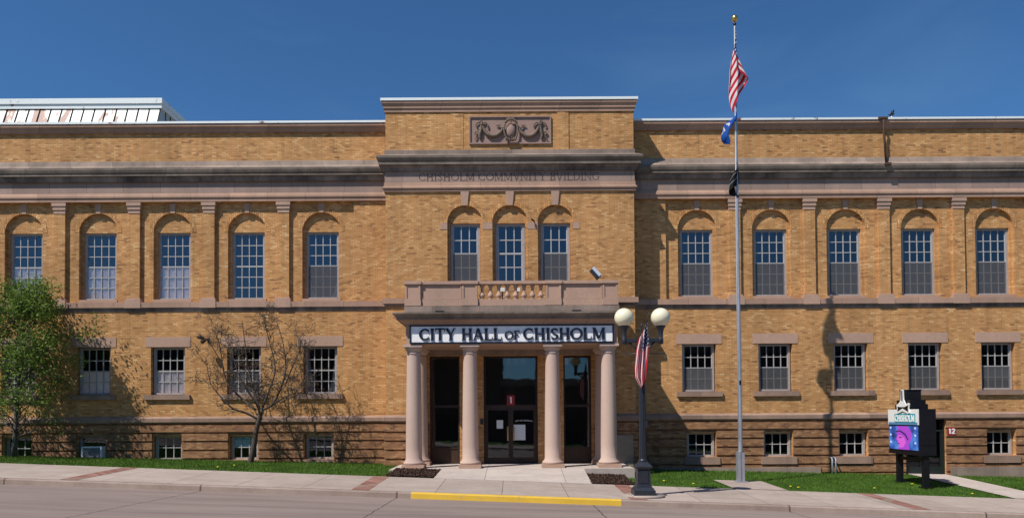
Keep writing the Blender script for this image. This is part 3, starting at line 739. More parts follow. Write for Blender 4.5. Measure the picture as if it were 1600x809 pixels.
lst = prof(YB, [(-.02, 464.5), (.12, 464.5), (.12, 473), (-.02, 473)]); lst2 = prof(YB, [(-.02, 473.2), (.075, 473.2), (.03, 478), (-.02, 478)])
for pa in ([(XL, .05), (XL, YB), (-3.3, YB)], [(3.3, YB), (XR, YB), (XR, .05)]):
    sc = MB(); sc.sweep(pa, lst); part(sc, 'string_course', 'stone')
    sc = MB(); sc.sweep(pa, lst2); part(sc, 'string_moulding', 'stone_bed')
# incised inscription
yi = YB - .032
ins = letters('CHISHOLM COMMVNITY BVILDING', xx(654, 276, yi), xx(937, 276, yi), zz(282, yi), zz(270, yi) - zz(282, yi), yi, .003, T=.13, t=.07)
ins.build('inscription', 'incised', frz)

# relief panel
ry = YB - .015
rx0, rx1, rz0, rz1 = xx(735, 204, ry), xx(859, 204, ry), zz(223.5, ry), zz(184, ry)
rp_ = MB(); rp_.box(rx0, rx1, ry - .0, YB + .03, rz0, rz1)
for b in ((rx0 - .05, rx1 + .05, rz1, rz1 + .05), (rx0 - .05, rx1 + .05, rz0 - .05, rz0), (rx0 - .05, rx0, rz0, rz1), (rx1, rx1 + .05, rz0, rz1)):
    rp_.box(b[0], b[1], ry - .05, YB + .03, b[2], b[3])
rpanel = part(rp_, 'relief_panel', 'stone_panel')
rl = MB(); cx = (rx0 + rx1) / 2; cz = (rz0 + rz1) / 2
def RP(px, py): # carving coordinates measured on a 1600x747 enlargement
    q = P(720 + px / 10.667, 170 + py / 10.667, ry); return q.x, q.z
rl2 = MB()
ox, oz = RP(835, 370)
rl2.sphere((ox, ry - .01, oz), .22, 24, 16, (.88, .55, 1.28))
# shield frame scrolls
def path(pts, r, dy=.04, n=8, sub=6):
    P2 = [RP(*p) for p in pts]; out = []
    for i in range(len(P2) - 1):
        p0, p1, p2, p3 = P2[max(i - 1, 0)], P2[i], P2[i + 1], P2[min(i + 2, len(P2) - 1)]
        for q in range(sub):
            t = q / sub; f = lambda a, b, c, d: .5 * (2 * b + (c - a) * t + (2 * a - 5 * b + 4 * c - d) * t * t + (3 * b - a - 3 * c + d) * t ** 3)
            out.append((f(p0[0], p1[0], p2[0], p3[0]), ry - dy, f(p0[1], p1[1], p2[1], p3[1])))
    out.append((P2[-1][0], ry - dy, P2[-1][1]))
    m = len(out); rr = [(r(i / (m - 1)) if callable(r) else r) * (1 + .22 * math.sin(i * 2.6)) for i in range(m)]
    rl.tube(out, rr, n)
path([(735, 270), (722, 370), (745, 470), (800, 540), (835, 550), (880, 540), (930, 470), (948, 370), (935, 270)], .032, .10)
path([(740, 255), (775, 215), (835, 195), (895, 215), (940, 255)], .045, .12)
for sx_, c_ in ((-1, 835), (1, 835)):
    m_ = lambda x: c_ + sx_ * x
    path([(m_(95), 250), (m_(70), 225), (m_(50), 190), (m_(25), 185), (m_(20), 215)], .035, .12)
    path([(m_(15), 545), (m_(45), 520), (m_(80), 510), (m_(75), 540), (m_(50), 548)], .035, .13)
    path([(m_(120), 310), (m_(170), 400), (m_(250), 455), (m_(330), 460), (m_(400), 420), (m_(450), 345), (m_(465), 300)], lambda t: .035 + .045 * math.sin(math.pi * t), .05, 10)
    path([(m_(495), 290), (m_(500), 370), (m_(520), 450), (m_(505), 510)], lambda t: .03 + .035 * math.sin(math.pi * t), .05)
    path([(m_(495), 285), (m_(530), 240), (m_(570), 250), (m_(585), 290), (m_(560), 310)], .022, .05)
    path([(m_(495), 285), (m_(480), 230), (m_(500), 210), (m_(525), 240)], .028, .06)
    path([(m_(480), 290), (m_(440), 240), (m_(400), 255), (m_(380), 300), (m_(400), 320)], .026, .05)
    path([(m_(520), 400), (m_(580), 395), (m_(600), 415), (m_(570), 450), (m_(580), 490), (m_(605), 510)], .022, .05)
    path([(m_(130), 320), (m_(170), 325), (m_(200), 300), (m_(190), 280), (m_(245), 290)], .024, .05)
for k_ in range(40):
    side = rnd.choice((-1, 1)); t = rnd.random(); x = 120 + 345 * t; yv = 310 + 150 * math.sin(math.pi * min(1, t * .95)) + rnd.uniform(-20, 20)
    q = RP(835 + side * x, yv); rl.sphere((q[0], ry - .08, q[1]), .028, 8, 6)
for k_ in range(12):
    q = RP(835 + rnd.uniform(-70, 70), rnd.choice((rnd.uniform(180, 240), rnd.uniform(500, 560)))); rl.sphere((q[0], ry - .13, q[1]), .032, 8, 6)
rl.build('carving', 'relief', rpanel); rl2.build('shield', 'stone_panel', rpanel)

# roofs, back and interior
rf = MB()
rf.box(-XE, XL + .1, .31, 16, z_top - .25, z_top - .05); rf.box(XR - .1, XE, .31, 16, z_top - .25, z_top - .05)
rf.box(XL + .3, XR - .3, YB + .3, 16, z_ct - .3, z_ct - .08)
part(rf, 'roof', 'stone_ledge')
bw_ = MB(); bw_.box(-XE, XE, 16.02, 16.3, z_bot, z_top); bw_.box(-XE, -XE + .28, .31, 16, z_bot, z_top - .26); bw_.box(XE - .28, XE, .31, 16, z_bot, z_top - .26)
bw_.box(XL, XR, 16.31, 16.5, z_top, z_ct); bw_.box(XL + .01, XL + .26, .91, 16, z_top + .02, z_ct); bw_.box(XR - .26, XR - .01, .91, 16, z_top + .02, z_ct)
part(bw_, 'rear_wall', 'brick')
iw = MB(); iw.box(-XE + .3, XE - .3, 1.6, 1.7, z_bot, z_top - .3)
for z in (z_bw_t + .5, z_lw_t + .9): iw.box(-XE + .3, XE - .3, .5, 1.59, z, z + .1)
part(iw, 'dark_backing', 'interior')  # dark backing planes behind the glass; room shade is in their colour
# lobby surfaces behind doors, indoor shade put into their near-black colour
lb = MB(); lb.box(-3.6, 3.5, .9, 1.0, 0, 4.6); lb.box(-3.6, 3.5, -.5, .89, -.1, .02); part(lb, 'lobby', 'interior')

# roof monitor at left (parts of the building)
YM = 6.0
mt_, mb_ = P(253, 153, YM), P(0, 157.5, YM)
zt_ = P(253, 153, YM).z; xr = P(253, 153, YM).x
rm = MB(); zf0 = zz(165, YM); zb_ = z_top - .1; yb_ = YM - 1.15
# sloping seamed face, bottom nearer the viewer
rm.add([(-40, YM + .12, zf0), (xr - .12, YM + .12, zf0), (xr - .12, yb_, zb_), (-40, yb_, zb_)], [(0, 1, 2, 3)])
rm.add([(xr - .12, YM + .12, zf0), (xr - .12, YM + 9, zf0), (xr - .12, YM + 9, zb_), (xr - .12, yb_, zb_)], [(0, 1, 2, 3)])
rm_o = part(rm, 'roof_monitor', 'roofmetal')
sm = MB(); x = xr - .12
while x > -26:
    sm.tube([(x, YM + .10, zf0), (x, yb_ - .03, zb_)], .028, 4, False); x -= .54
y = YM + .6
while y < YM + 8: sm.tube([(xr - .10, y, zf0), (xr - .10, y, zb_)], .02, 4, False); y += .5
sm.build('seam', 'bronze', rm_o)
fa = MB(); h = zt_ - zf0
fa.box(-40, xr, YM, YM + 9, zf0 + h * .45, zt_); fa.box(-40, xr - .04, YM + .05, YM + 8.9, zf0, zf0 + h * .45 - .004)
fa.build('fascia', 'flash', rm_o)

# ---- porch
YCOL = -3.0
colX = [-3.56, -1.515, 1.47, 3.50]
z_ab = zz(537, YCOL - .3)
def column_prof(z0, z1, r0, r1):
    h = z1 - z0; p = []
    p += [(r0 * 1.28, z0 + .13), (r0 * 1.30, z0 + .19), (r0 * 1.26, z0 + .23), (r0 * 1.10, z0 + .26), (r0 * 1.10, z0 + .28), (r0 * 1.02, z0 + .32)]
    for k in range(9): t = k / 8; p.append((r0 + (r1 - r0) * (t ** 1.4), z0 + .33 + (h - .33 - .36) * t))
    p += [(r1 * 1.0, z1 - .34), (r1 * 1.08, z1 - .335), (r1 * 1.08, z1 - .30), (r1 * 1.0, z1 - .295), (r1 * 1.0, z1 - .22), (r1 * 1.12, z1 - .20), (r1 * 1.30, z1 - .12), (r1 * 1.34, z1 - .095)]
    return p
def column(X, Y, half=False):
    c = thing_part = None
    m = MB(); m.lathe(X, Y, column_prof(0, z_ab, .295, .245), 40)
    c = part(m, 'column', 'column')
    b = MB(); b.box(X - .40, X + .40, Y - .40, Y + .40, 0.002, .13); b.build('plinth', 'stone_plain', c)
    a = MB(); a.box(X - .345, X + .345, Y - .345, Y + .345, z_ab - .094, z_ab - .004); a.build('abacus', 'column', c)
for X in colX: column(X, YCOL)
for X in (colX[0] + .02, colX[3] - .02): column(X, YB - .36)
# entablature
eX0, eX1 = xx(634, 520, -3.28), xx(965, 520, -3.28)
z_e1 = zz(505, -3.28)
en = MB(); en.box(eX0, eX1, -3.28, YB - .003, z_ab, z_e1)
part(en, 'entablature', 'stone_plain')
# underside coffer / inner beam is the box itself; porch cornice
pp = [(eX0, YB), (eX0, -3.28), (eX1, -3.28), (eX1, YB)]
def pband(name, mat, lst):
    mb = MB(); mb.sweep(pp, [(o, zz(y, -3.28 - o)) for o, y in lst]); return part(mb, name, mat)
pband('porch_bed_moulding', 'stone', [(-.1, 497.8), (.22, 497.8), (.20, 500), (.10, 503), (.08, 506.5), (-.1, 506.5)])
pband('porch_cornice', 'stone_dark', [(-.1, 486.8), (.42, 486.8), (.42, 489), (.34, 493), (.30, 494), (.30, 497.6), (-.1, 497.6)])
bx0, bx1 = xx(634, 460, -3.2), xx(965, 460, -3.2)
pb = MB(); pb.sweep([(bx0, YB), (bx0, -3.2), (bx1, -3.2), (bx1, YB)], [(o, zz(y, -3.2 - o)) for o, y in [(-.35, 477.2), (.05, 477.2), (.05, 486.5), (-.35, 486.5)]]); part(pb, 'balcony_plinth', 'stone_ledge')
fl = MB(); fl.box(bx0 + .36, bx1 - .36, -2.85, YB - .003, z_e1 + .01, zz(480, -3.2)); part(fl, 'balcony_floor', 'stone_ledge')
# weep slots
for p in (687, 901): ws = MB(); X = xx(p, 484, -3.26); ws.box(X - .16, X + .16, -3.256, -3.2, zz(486.2, -3.25), zz(484.6, -3.25)); part(ws, 'drain_slot', 'black')
# balustrade
yb0 = -3.2
zr_t, zr_b, zb_t, zb_b = zz(438.8, yb0), zz(443.5, yb0), zz(467, yb0), zz(477, yb0)
rail = MB(); pieces = []
def ped(x0, x1, proud=.06):
    bal = MB(); pieces.append(('pedestal', bal))
    bal.box(x0, x1, yb0 - proud, yb0 + .30, zb_b, zb_t - .01)                   # foot
    xa, xb = x0 + .015, x1 - .015
    bal.box(xa, xb, yb0 - proud + .03, yb0 + .28, zb_t - .01, zr_b)
    for q in ((xa, xa + .07, zb_t + .03, zr_b - .03), (xb - .07, xb, zb_t + .03, zr_b - .03), (xa, xb, zb_t - .008, zb_t + .03), (xa, xb, zr_b - .035, zr_b - .002)):
        bal.box(q[0], q[1], yb0 - proud + .005, yb0 - proud + .028, q[2], q[3])
    bal.box(x0 - .02, x1 + .02, yb0 - proud - .03, yb0 + .33, zr_b + .001, zr_t + .006)
PX = [(632, 657.5), (721, 746.5), (852, 877.5), (941, 966)]
pX = [(xx(a, 458, yb0 - .06), xx(b, 458, yb0 - .06)) for a, b in PX]
for a, b in pX: ped(a, b)
def solid(x0, x1):
    bal = MB(); pieces.append(('panel', bal))
    bal.box(x0, x1, yb0, yb0 + .24, zb_b, zb_t - .002); bal.box(x0, x1, yb0 + .03, yb0 + .22, zb_t, zr_b)
    for q in ((x0, x0 + .05, zb_t + .04, zr_b - .04), (x1 - .05, x1, zb_t + .04, zr_b - .04), (x0, x1, zb_t + .002, zb_t + .04), (x0, x1, zr_b - .045, zr_b - .002)):
        bal.box(q[0], q[1], yb0 + .004, yb0 + .028, q[2], q[3])
solid(pX[0][1], pX[1][0]); solid(pX[2][1], pX[3][0])
rail.box(pX[1][1], pX[2][0], yb0, yb0 + .24, zb_b, zb_t - .002)
rail.box(pX[0][1] + .02, pX[1][0] - .02, yb0 - .04, yb0 + .28, zr_b + .002, zr_t); rail.box(pX[2][1] + .02, pX[3][0] - .02, yb0 - .04, yb0 + .28, zr_b + .002, zr_t)
rail.box(pX[1][1] + .02, pX[2][0] - .02, yb0 - .04, yb0 + .28, zr_b + .002, zr_t)
# return sides
for X0, X1 in ((pX[0][0] + .06, pX[0][0] + .26), (pX[3][1] - .26, pX[3][1] - .06)):
    rail.box(X0, X1, yb0 + .34, YB - .003, zb_b, zr_b); rail.box(X0 - .04, X1 + .04, yb0 + .34, YB - .003, zr_b + .002, zr_t)
bo = part(rail, 'balustrade', 'stone_plain')
for nm, mb in pieces: mb.build(nm, 'stone_plain', bo)
H = zr_b - zb_t
bprof = [(.085, 0), (.085, .05), (.05, .07), (.055, .10), (.085, .18), (.098, .26), (.085, .34), (.055, .46), (.042, .58), (.05, .68), (.045, .75), (.06, .80), (.075, .86), (.06, .90), (.085, .93), (.085, 1.)]
bmesh_ = MB().lathe(0, 0, [(r * 1.12, z * H) for r, z in bprof], 20).mesh('baluster', 'stone_plain')
n = 8; a, b = pX[1][1], pX[2][0]
for i in range(n):
    link('baluster', bmesh_, bo, (a + (b - a) * (i + .5) / n, yb0 + .12, zb_t))

# ---- entrance doors (storefronts)
YD = -.80
def storefront(x0, x1, door=False):
    f = MB(); t = .07; zt_ = z_door_t - .01
    if door: zm = zz(634, YD)
    else: zm = zz(634, YD)
    f.box(x0, x0 + t, YD, YD + .12, .004, zt_); f.box(x1 - t, x1, YD, YD + .12, .004, zt_); f.box(x0 + t, x1 - t, YD, YD + .12, zt_ - t, zt_)
    f.box(x0 + t, x1 - t, YD, YD + .12, zm - .05, zm + .05)
    g_ = MB(); gl = lambda a, b, c, d: g_.add([(a, YD + .06, c), (b, YD + .06, c), (b, YD + .06, d), (a, YD + .06, d)], [(0, 1, 2, 3)])
    gl(x0 + t, x1 - t, zm + .05, zt_ - t)
    if door:
        xm = (x0 + x1) / 2
        fo = part(f, 'entrance_frame', 'bronze'); g_.build('transom_pane', 'glass_door', fo)
        for s, (a, b) in ((1, (x0 + t, xm - .005)), (-1, (xm + .005, x1 - t))):
            d = MB(); q = .09
            d.box(a, a + q, YD + .01, YD + .07, .02, zm - .055); d.box(b - q, b, YD + .01, YD + .07, .02, zm - .055)
            d.box(a + q, b - q, YD + .01, YD + .07, zm - .055 - .10, zm - .055); d.box(a + q, b - q, YD + .01, YD + .07, .02, .24)
            do = d.build('door_leaf', 'bronze', fo)
            p_ = MB(); p_.add([(a + q, YD + .04, .24), (b - q, YD + .04, .24), (b - q, YD + .04, zm - .155), (a + q, YD + .04, zm - .155)], [(0, 1, 2, 3)])
            # panes and handles hang on the frame part
            p_.build('door_pane', 'glass_door', fo)
            hx = xm - s * .12; h_ = MB(); h_.tube([(hx, YD + .0, .95), (hx, YD - .06, .97), (hx, YD - .06, 1.40), (hx, YD + .0, 1.42)], .022, 8)
            h_.box(hx - .03, hx + .03, YD - .004, YD + .012, .90, 1.45)
            h_.build('door_handle', 'brass', fo)
    else:
        zk = zz(699, YD); f.box(x0 + t, x1 - t, YD + .001, YD + .12, zk - .03, zk + .03)
        fo = part(f, 'side_light', 'bronze')
        k_ = MB(); k_.box(x0 + t, x1 - t, YD + .03, YD + .08, .01, zk - .031); k_.build('kick_panel', 'bronze_panel', fo)
        gl(x0 + t, x1 - t, zk + .03, zm - .05); g_.build('pane', 'glass_door', fo)
storefront(fr_l[0] + .004, fr_l[1] - .004); storefront(fr_r[0] + .004, fr_r[1] - .004); storefront(fr_c[0] + .004, fr_c[1] - .004, True)
# stone lintel course over storefronts and trim
lt = MB(); lt.box(-3.25, 3.2, YB - .02, YB + .1, z_door_t + .01, z_ab - .01); part(lt, 'porch_lintel', 'stone_ledge')
# ---- basement door at right
bd = MB(); t = .07; dz1 = DZ1 - .01
bd.box(DX0 + .004, DX0 + t, .08, .2, DZ0, dz1); bd.box(DX1 - t, DX1 - .004, .08, .2, DZ0, dz1); bd.box(DX0 + t, DX1 - t, .08, .2, dz1 - t, dz1)
xm = (DX0 + DX1) / 2; bd.box(xm - .05, xm + .05, .08, .2, DZ0, dz1 - t); zb2 = dz1 - .55; bd.box(DX0 + t, xm - .05, .081, .2, zb2, zb2 + .07); bd.box(xm + .05, DX1 - t, .081, .2, zb2, zb2 + .07)
for a, b in ((DX0 + t, xm - .05), (xm + .05, DX1 - t)):
    bd.box(a, b, .10, .16, DZ0 + .01, DZ0 + .28); bd.box(a, a + .09, .10, .16, DZ0 + .28, zb2); bd.box(b - .09, b, .10, .16, DZ0 + .28, zb2)
bo2 = part(bd, 'basement_door', 'doorgreen')
p_ = MB(); p_.add([(DX0 + t, .14, DZ0 + .2), (DX1 - t, .14, DZ0 + .2), (DX1 - t, .14, dz1 - .05), (DX0 + t, .14, dz1 - .05)], [(0, 1, 2, 3)]); p_.build('pane', 'glass_low', bo2)
h_ = MB(); h_.tube([(xm + .15, .10, DZ0 + .9), (xm + .15, .04, DZ0 + .93), (xm + .15, .04, DZ0 + 1.2), (xm + .15, .10, DZ0 + 1.23)], .018, 6); h_.build('door_handle', 'alu', bo2)
wb = MB(); wb.box(xm - .02, xm + .6, .22, .26, DZ0 + .9, DZ0 + 1.0)

# ------------------------------------------------------------------ SIGNS
yS = -3.285
sg = thing('entrance_sign', 'long white board lettered CITY HALL OF CHISHOLM above the porch columns', 'sign', (0, yS, zz(521, yS)))
def child(mb, name, mat, par):
    l = par.location; mb.v = [(a - l.x, b - l.y, c - l.z) for a, b, c in mb.v]; return mb.build(name, mat, par)
sx0, sx1, sz0, sz1 = xx(640, 521, yS - .1), xx(959, 521, yS - .1), zz(535.6, yS - .1), zz(507, yS - .1)
b = MB(); b.box(sx0 + .03, sx1 - .03, yS - .07, yS, sz0 + .03, sz1 - .03); child(b, 'board', 'signwhite', sg)
b = MB(); tt = .045
b.box(sx0, sx1, yS - .10, yS - .002, sz0, sz0 + tt); b.box(sx0, sx1, yS - .10, yS - .002, sz1 - tt, sz1); b.box(sx0, sx0 + tt, yS - .099, yS - .002, sz0 + tt, sz1 - tt); b.box(sx1 - tt, sx1, yS - .099, yS - .002, sz0 + tt, sz1 - tt)
child(b, 'frame', 'signblack', sg)
txt = 'CITY HALL OF CHISHOLM'
small = {9: .5, 10: .72, 11: .72, 12: .6}
yl = yS - .080
L = letters(txt, xx(655, 521, yl), xx(946, 521, yl), zz(530.8, yl), zz(512.5, yl) - zz(530.8, yl), yl, .028, small, T=.215, t=.115)
child(L, 'lettering', 'signblack', sg)
pz = MB()
# number plates
def plate(name, label, px0, px1, py0, py1, Y, text, mat='red', back=.012):
    x0, x1, z0, z1 = xx(px0, py0, Y), xx(px1, py0, Y), P(px0, py1, Y).z, P(px0, py0, Y).z
    t_ = thing(name, label, 'number plate', ((x0 + x1) / 2, Y, z0))
    b = MB(); b.box(x0, x1, Y - back, Y, z0, z1); child(b, 'plate', mat, t_)
    wd, h = x1 - x0, z1 - z0; mrg = .12 if len(text) > 1 else .34
    child(letters(text, x0 + wd * mrg, x1 - wd * (mrg - .04), z0 + h * .2, h * .62, Y - back, .004, T=.2, t=.12), 'number', 'white', t_)
plate('number_plate', 'small red plate with white number 1 above the entrance doors', 792, 804, 617, 633, YD - .002, '1')
plate('number_plate', 'red square plate with white number 12 beside the basement door', 1480, 1493.5, 667, 679.5, -.078, '12')
# notices on doors
def notice(px0, px1, py0, py1, label):
    Y = YD + .028; b = MB(); x0, z1 = P(px0, py0, Y).x, P(px0, py0, Y).z; x1, z0 = P(px1, py1, Y).x, P(px1, py1, Y).z
    b.box(x0, x1, Y, Y + .004, z0, z1); o = b.build('paper_notice', 'paper'); tag(o, label, 'notice')
    return x0, x1, z0, z1, Y
notice(776, 786, 656, 669, 'small pale paper taped inside the left entrance door')
notice(802.5, 821, 663, 687, 'large pale paper poster on the right entrance door')
# arched lettering on door glass
dl = letters('CITY OF CHISHOLM', xx(805, 657, YD), xx(832, 657, YD), zz(657.5, YD + .02), .05, YD + .02, .002, T=.2, t=.12)
dcx = (xx(805, 657, YD) + xx(832, 657, YD)) / 2
dl.v = [(a, b, c - .25 * (a - dcx) ** 2) for a, b, c in dl.v]
tag(dl.build('door_lettering', 'paper'), 'small pale arched lettering on the right door glass', 'lettering')
# intercom
b = MB(); X, z = xx(753, 658, YB), zz(658, YB); b.box(X - .06, X + .06, YB - .05, YB, z - .11, z + .11); b.box(X - .04, X + .04, YB - .06, YB - .05, z + .02, z + .09)
tag(b.build('intercom', 'black_iron'), 'small dark intercom box on the brick left of the doors', 'intercom')
# utility panel right of porch
pnl = MB(); p0, p1 = P(965, 679, YB - .06), P(990, 728, YB - .06); pnl.box(3.9, p1.x, YB - .12, YB - .077, p1.z - .05, p0.z); pnl.box(3.92, p1.x - .03, YB - .13, YB - .119, p1.z, p0.z - .03)
tag(pnl.build('wall_panel', 'beige_box'), 'plain tan stone slab leaning on the base right of the porch', 'panel')
# small white meter boxes behind the left column
for i, (py, lb) in enumerate(((692, 'upper of two small pale boxes behind the left porch column'), (702, 'lower of two small pale boxes behind the left porch column'))):
    q = P(661, py, YB - .1); b = MB(); b.box(q.x - .09, q.x + .07, YB - .13, YB - .077, q.z - .07, q.z + .07); b.box(q.x - .11, q.x + .09, YB - .14, YB - .129, q.z + .055, q.z + .085)
    tag(b.build('meter_box', 'beige_box'), lb, 'meter box')
# floodlight on balustrade
q = P(933, 432, -3.1)
fl_ = thing('floodlight', 'grey floodlight tilted upward on the right end of the balustrade', 'floodlight', (q.x, -3.05, zr_t + .006))
b = MB(); b.tube([(q.x, -3.05, zr_t + .006), (q.x, -3.05, zr_t + .14)], .03, 8); b.box(q.x - .06, q.x + .08, -3.11, -2.99, zr_t + .10, zr_t + .22); child(b, 'bracket', 'black_iron', fl_)
bx = MB().box(-.21, .21, -.09, .09, -.09, .09)
mt = Matrix.Translation((q.x - .06, -3.05, zr_t + .27)) @ Matrix.Rotation(R(48), 4, 'Y')
hb = MB(); hb.add([mt @ Vector(v) for v in bx.v], bx.f); child(hb, 'housing', 'black_iron', fl_)
bx = MB().box(-.22, .17, -.095, .08, .02, .13); hb = MB(); hb.add([mt @ Vector(v) for v in bx.v], bx.f)
child(hb, 'lens', 'flood', fl_)
# white floodlights behind balusters
for px, lb in ((785, 'left small white floodlight behind the balusters'), (809, 'right small white floodlight behind the balusters')):
    q = P(px, 452.5, -2.6); t_ = thing('balcony_floodlight', lb, 'floodlight', (q.x, -2.6, zz(480, -3.2)), 'white floodlights behind the balusters')
    b = MB(); b.box(q.x - .085, q.x + .085, -2.66, -2.56, q.z - .07, q.z + .07); child(b, 'housing', 'white', t_)
    b = MB(); b.box(q.x - .02, q.x + .02, -2.60, -2.565, zz(480, -3.2), q.z - .07); b.box(q.x - .1, q.x + .1, -2.64, -2.52, zz(480, -3.2), zz(480, -3.2) + .03); child(b, 'stand', 'black', t_)
# wall camera at left (black bracket fixture)
q = P(322, 531, -.15)
wc = thing('wall_spotlight', 'small black spotlight on a bracket on the brick between lower windows', 'spotlight', (q.x, 0, q.z))
b = MB(); b.box(q.x + .0, q.x + .08, -.03, 0, q.z - .1, q.z + .1); b.tube([(q.x + .04, -.02, q.z), (q.x, -.35, q.z + .05), (q.x - .05, -.5, q.z + .02)], .025, 6); child(b, 'bracket', 'black', wc)
b = MB(); b.tube([(q.x - .16, -.52, q.z + .12), (q.x + .02, -.42, q.z + .02)], [.10, .06], 10); b.tube([(q.x - .02, -.5, q.z - .12), (q.x + .08, -.35, q.z - .02)], [.08, .05], 10); child(b, 'lamp_head', 'black', wc)
# second fixture on the right return of the porch (small camera by window 3)
q = P(833, 345, YB - .05); b = MB(); b.tube([(q.x + .05, YB, q.z - .02), (q.x, YB - .10, q.z)], .02, 6); b.tube([(q.x - .07, YB - .16, q.z + .05), (q.x + .04, YB - .08, q.z - .03)], .035, 8)
tag(b.build('security_camera', 'black'), 'tiny black camera on the wall between the middle and right centre windows', 'camera')
# AC unit
X = baX[2]; ac0, ac1 = P(128, 697.5, -.30), P(159, 717, -.30)
ac = thing('air_conditioner', 'white box air conditioner sticking out of a basement window', 'air conditioner', ((ac0.x + ac1.x) / 2, -.1, ac1.z))
b = MB(); x0, x1, z0, z1 = ac0.x, ac1.x, ac1.z, ac0.z; e = .05
b.box(x0, x1, -.34, .14, z0, z0 + e); b.box(x0, x1, -.34, .14, z1 - e, z1); b.box(x0, x0 + e, -.34, .14, z0 + e, z1 - e); b.box(x1 - e, x1, -.34, .14, z0 + e, z1 - e); child(b, 'case', 'white', ac)
b = MB(); b.box(x0 + e, x1 - e, -.30, .13, z0 + e, z1 - e)
for k in range(9): zq = z0 + e + (z1 - z0 - 2 * e) * (k + .5) / 9; b.box(x0 + e, x1 - e, -.325, -.30, zq - .008, zq + .008)
child(b, 'grille', 'blind_grey', ac)
# board above AC
# rusty pipe pair from parapet to ledge
pt, pb2 = P(1381, 190, -.30), P(1386, 256, -.30)
t_ = thing('drain_pipe', 'rusty iron pipe with bracket running down the right parapet', 'pipe', (pb2.x, -.2, pb2.z))
b = MB(); b.tube([(pt.x, -.2, pt.z + .15), (pt.x, -.30, pt.z), (pt.x + .04, -.22, pt.z - .4), (pb2.x, -.24, pb2.z)], .045, 8); child(b, 'pipe', 'rustpipe', t_)
b = MB(); b.box(pt.x - .2, pt.x + .18, -.30, .0, pt.z + .13, pt.z + .20); b.box(pb2.x - .12, pb2.x + .12, -.42, -.08, pb2.z - .06, pb2.z + .02); child(b, 'bracket', 'rustpipe', t_)
# vent with bird-like vane on roof
q = P(1393, 182, .4); t_ = thing('roof_vane', 'tiny dark vane with upturned arms on the right parapet', 'vane', (q.x, .4, q.z - .35))
b = MB(); b.tube([(q.x, .4, z_top - .05), (q.x, .4, q.z + .05)], .03, 6); child(b, 'stem', 'white', t_)
b = MB(); b.tube([(q.x - .14, .4, q.z + .07), (q.x, .4, q.z + .03), (q.x + .05, .4, q.z + .16), (q.x + .11, .4, q.z + .28)], [.02, .05, .05, .012], 6); b.tube([(q.x + .0, .4, q.z + .06), (q.x + .13, .4, q.z + .1)], [.04, .012], 6); b.tube([(q.x - .02, .4, q.z + .1), (q.x + .02, .4, q.z + .24)], [.03, .01], 6)
child(b, 'vane', 'black', t_)
# conduit stubs by right basement
q = P(1303, 738, -.35)
t_ = thing('conduit', 'pair of short grey pipes standing against the right base', 'pipes', (q.x, -.35, q.z))
for dx in (-.06, .08):
    b = MB(); b.tube([(q.x + dx, -.35, q.z - .2), (q.x + dx, -.35, q.z + .55), (q.x + dx, -.28, q.z + .60), (q.x + dx, -.05, q.z + .60)], .03, 8); child(b, 'pipe', 'cond', t_)

# ------------------------------------------------------------------ FLAGPOLE & FLAGS
YPo = -4.2
pb_ = P(1157.5, 750, YPo); ptp = P(1148, 36, YPo); zg_ = zyard(pb_.x, YPo) + .015
PXc = pb_.x
fp = thing('flagpole', 'tall silver flagpole with gold ball on a small concrete pad', 'flagpole', (PXc, YPo, zg_))
def at(t): # point on slightly leaning pole (it leans left in the photo)
    return Vector((PXc + (ptp.x - PXc) * t, YPo, zg_ + (ptp.z - zg_) * t))
b = MB(); b.tube([at(0), at(.05), at(.2), at(.205), at(.5), at(.505), at(.8), at(1)], [.075, .075, .072, .068, .06, .055, .042, .03], 16); child(b, 'pole', 'alu', fp)
b = MB(); b.box(PXc - .13, PXc - .02, YPo - .10, YPo + .1, zg_, zg_ + 1.05); b.box(PXc + .03, PXc + .12, YPo - .08, YPo + .08, zg_, zg_ + 1.0); b.box(PXc - .2, PXc + .2, YPo - .17, YPo + .17, zg_ - .02, zg_ + .03)
child(b, 'base_bracket', 'alu', fp)
b = MB(); tp = at(1); b.sphere((tp.x, tp.y, P(1147, 29.5, YPo).z), .115, 20, 14); child(b, 'ball_finial', 'gold', fp)
b = MB(); b.lathe(tp.x, tp.y, [(.035, tp.z - .1), (.05, tp.z - .08), (.05, tp.z - .02), (.02, tp.z), (.02, tp.z + .1)], 12); child(b, 'truck', 'black', fp)
b = MB(); pts = [at(.09) + Vector((-.08, -.08, 0)), at(.5) + Vector((-.07, -.07, 0)), at(.99) + Vector((-.03, -.05, 0))]; b.tube(pts, .008, 4); child(b, 'halyard', 'white', fp)
for f_ in (.335,): b = MB(); q = at(.215); b.box(q.x - .03, q.x + .03, q.y - .10, q.y - .06, q.z - .09, q.z + .05); child(b, 'cleat', 'black', fp)

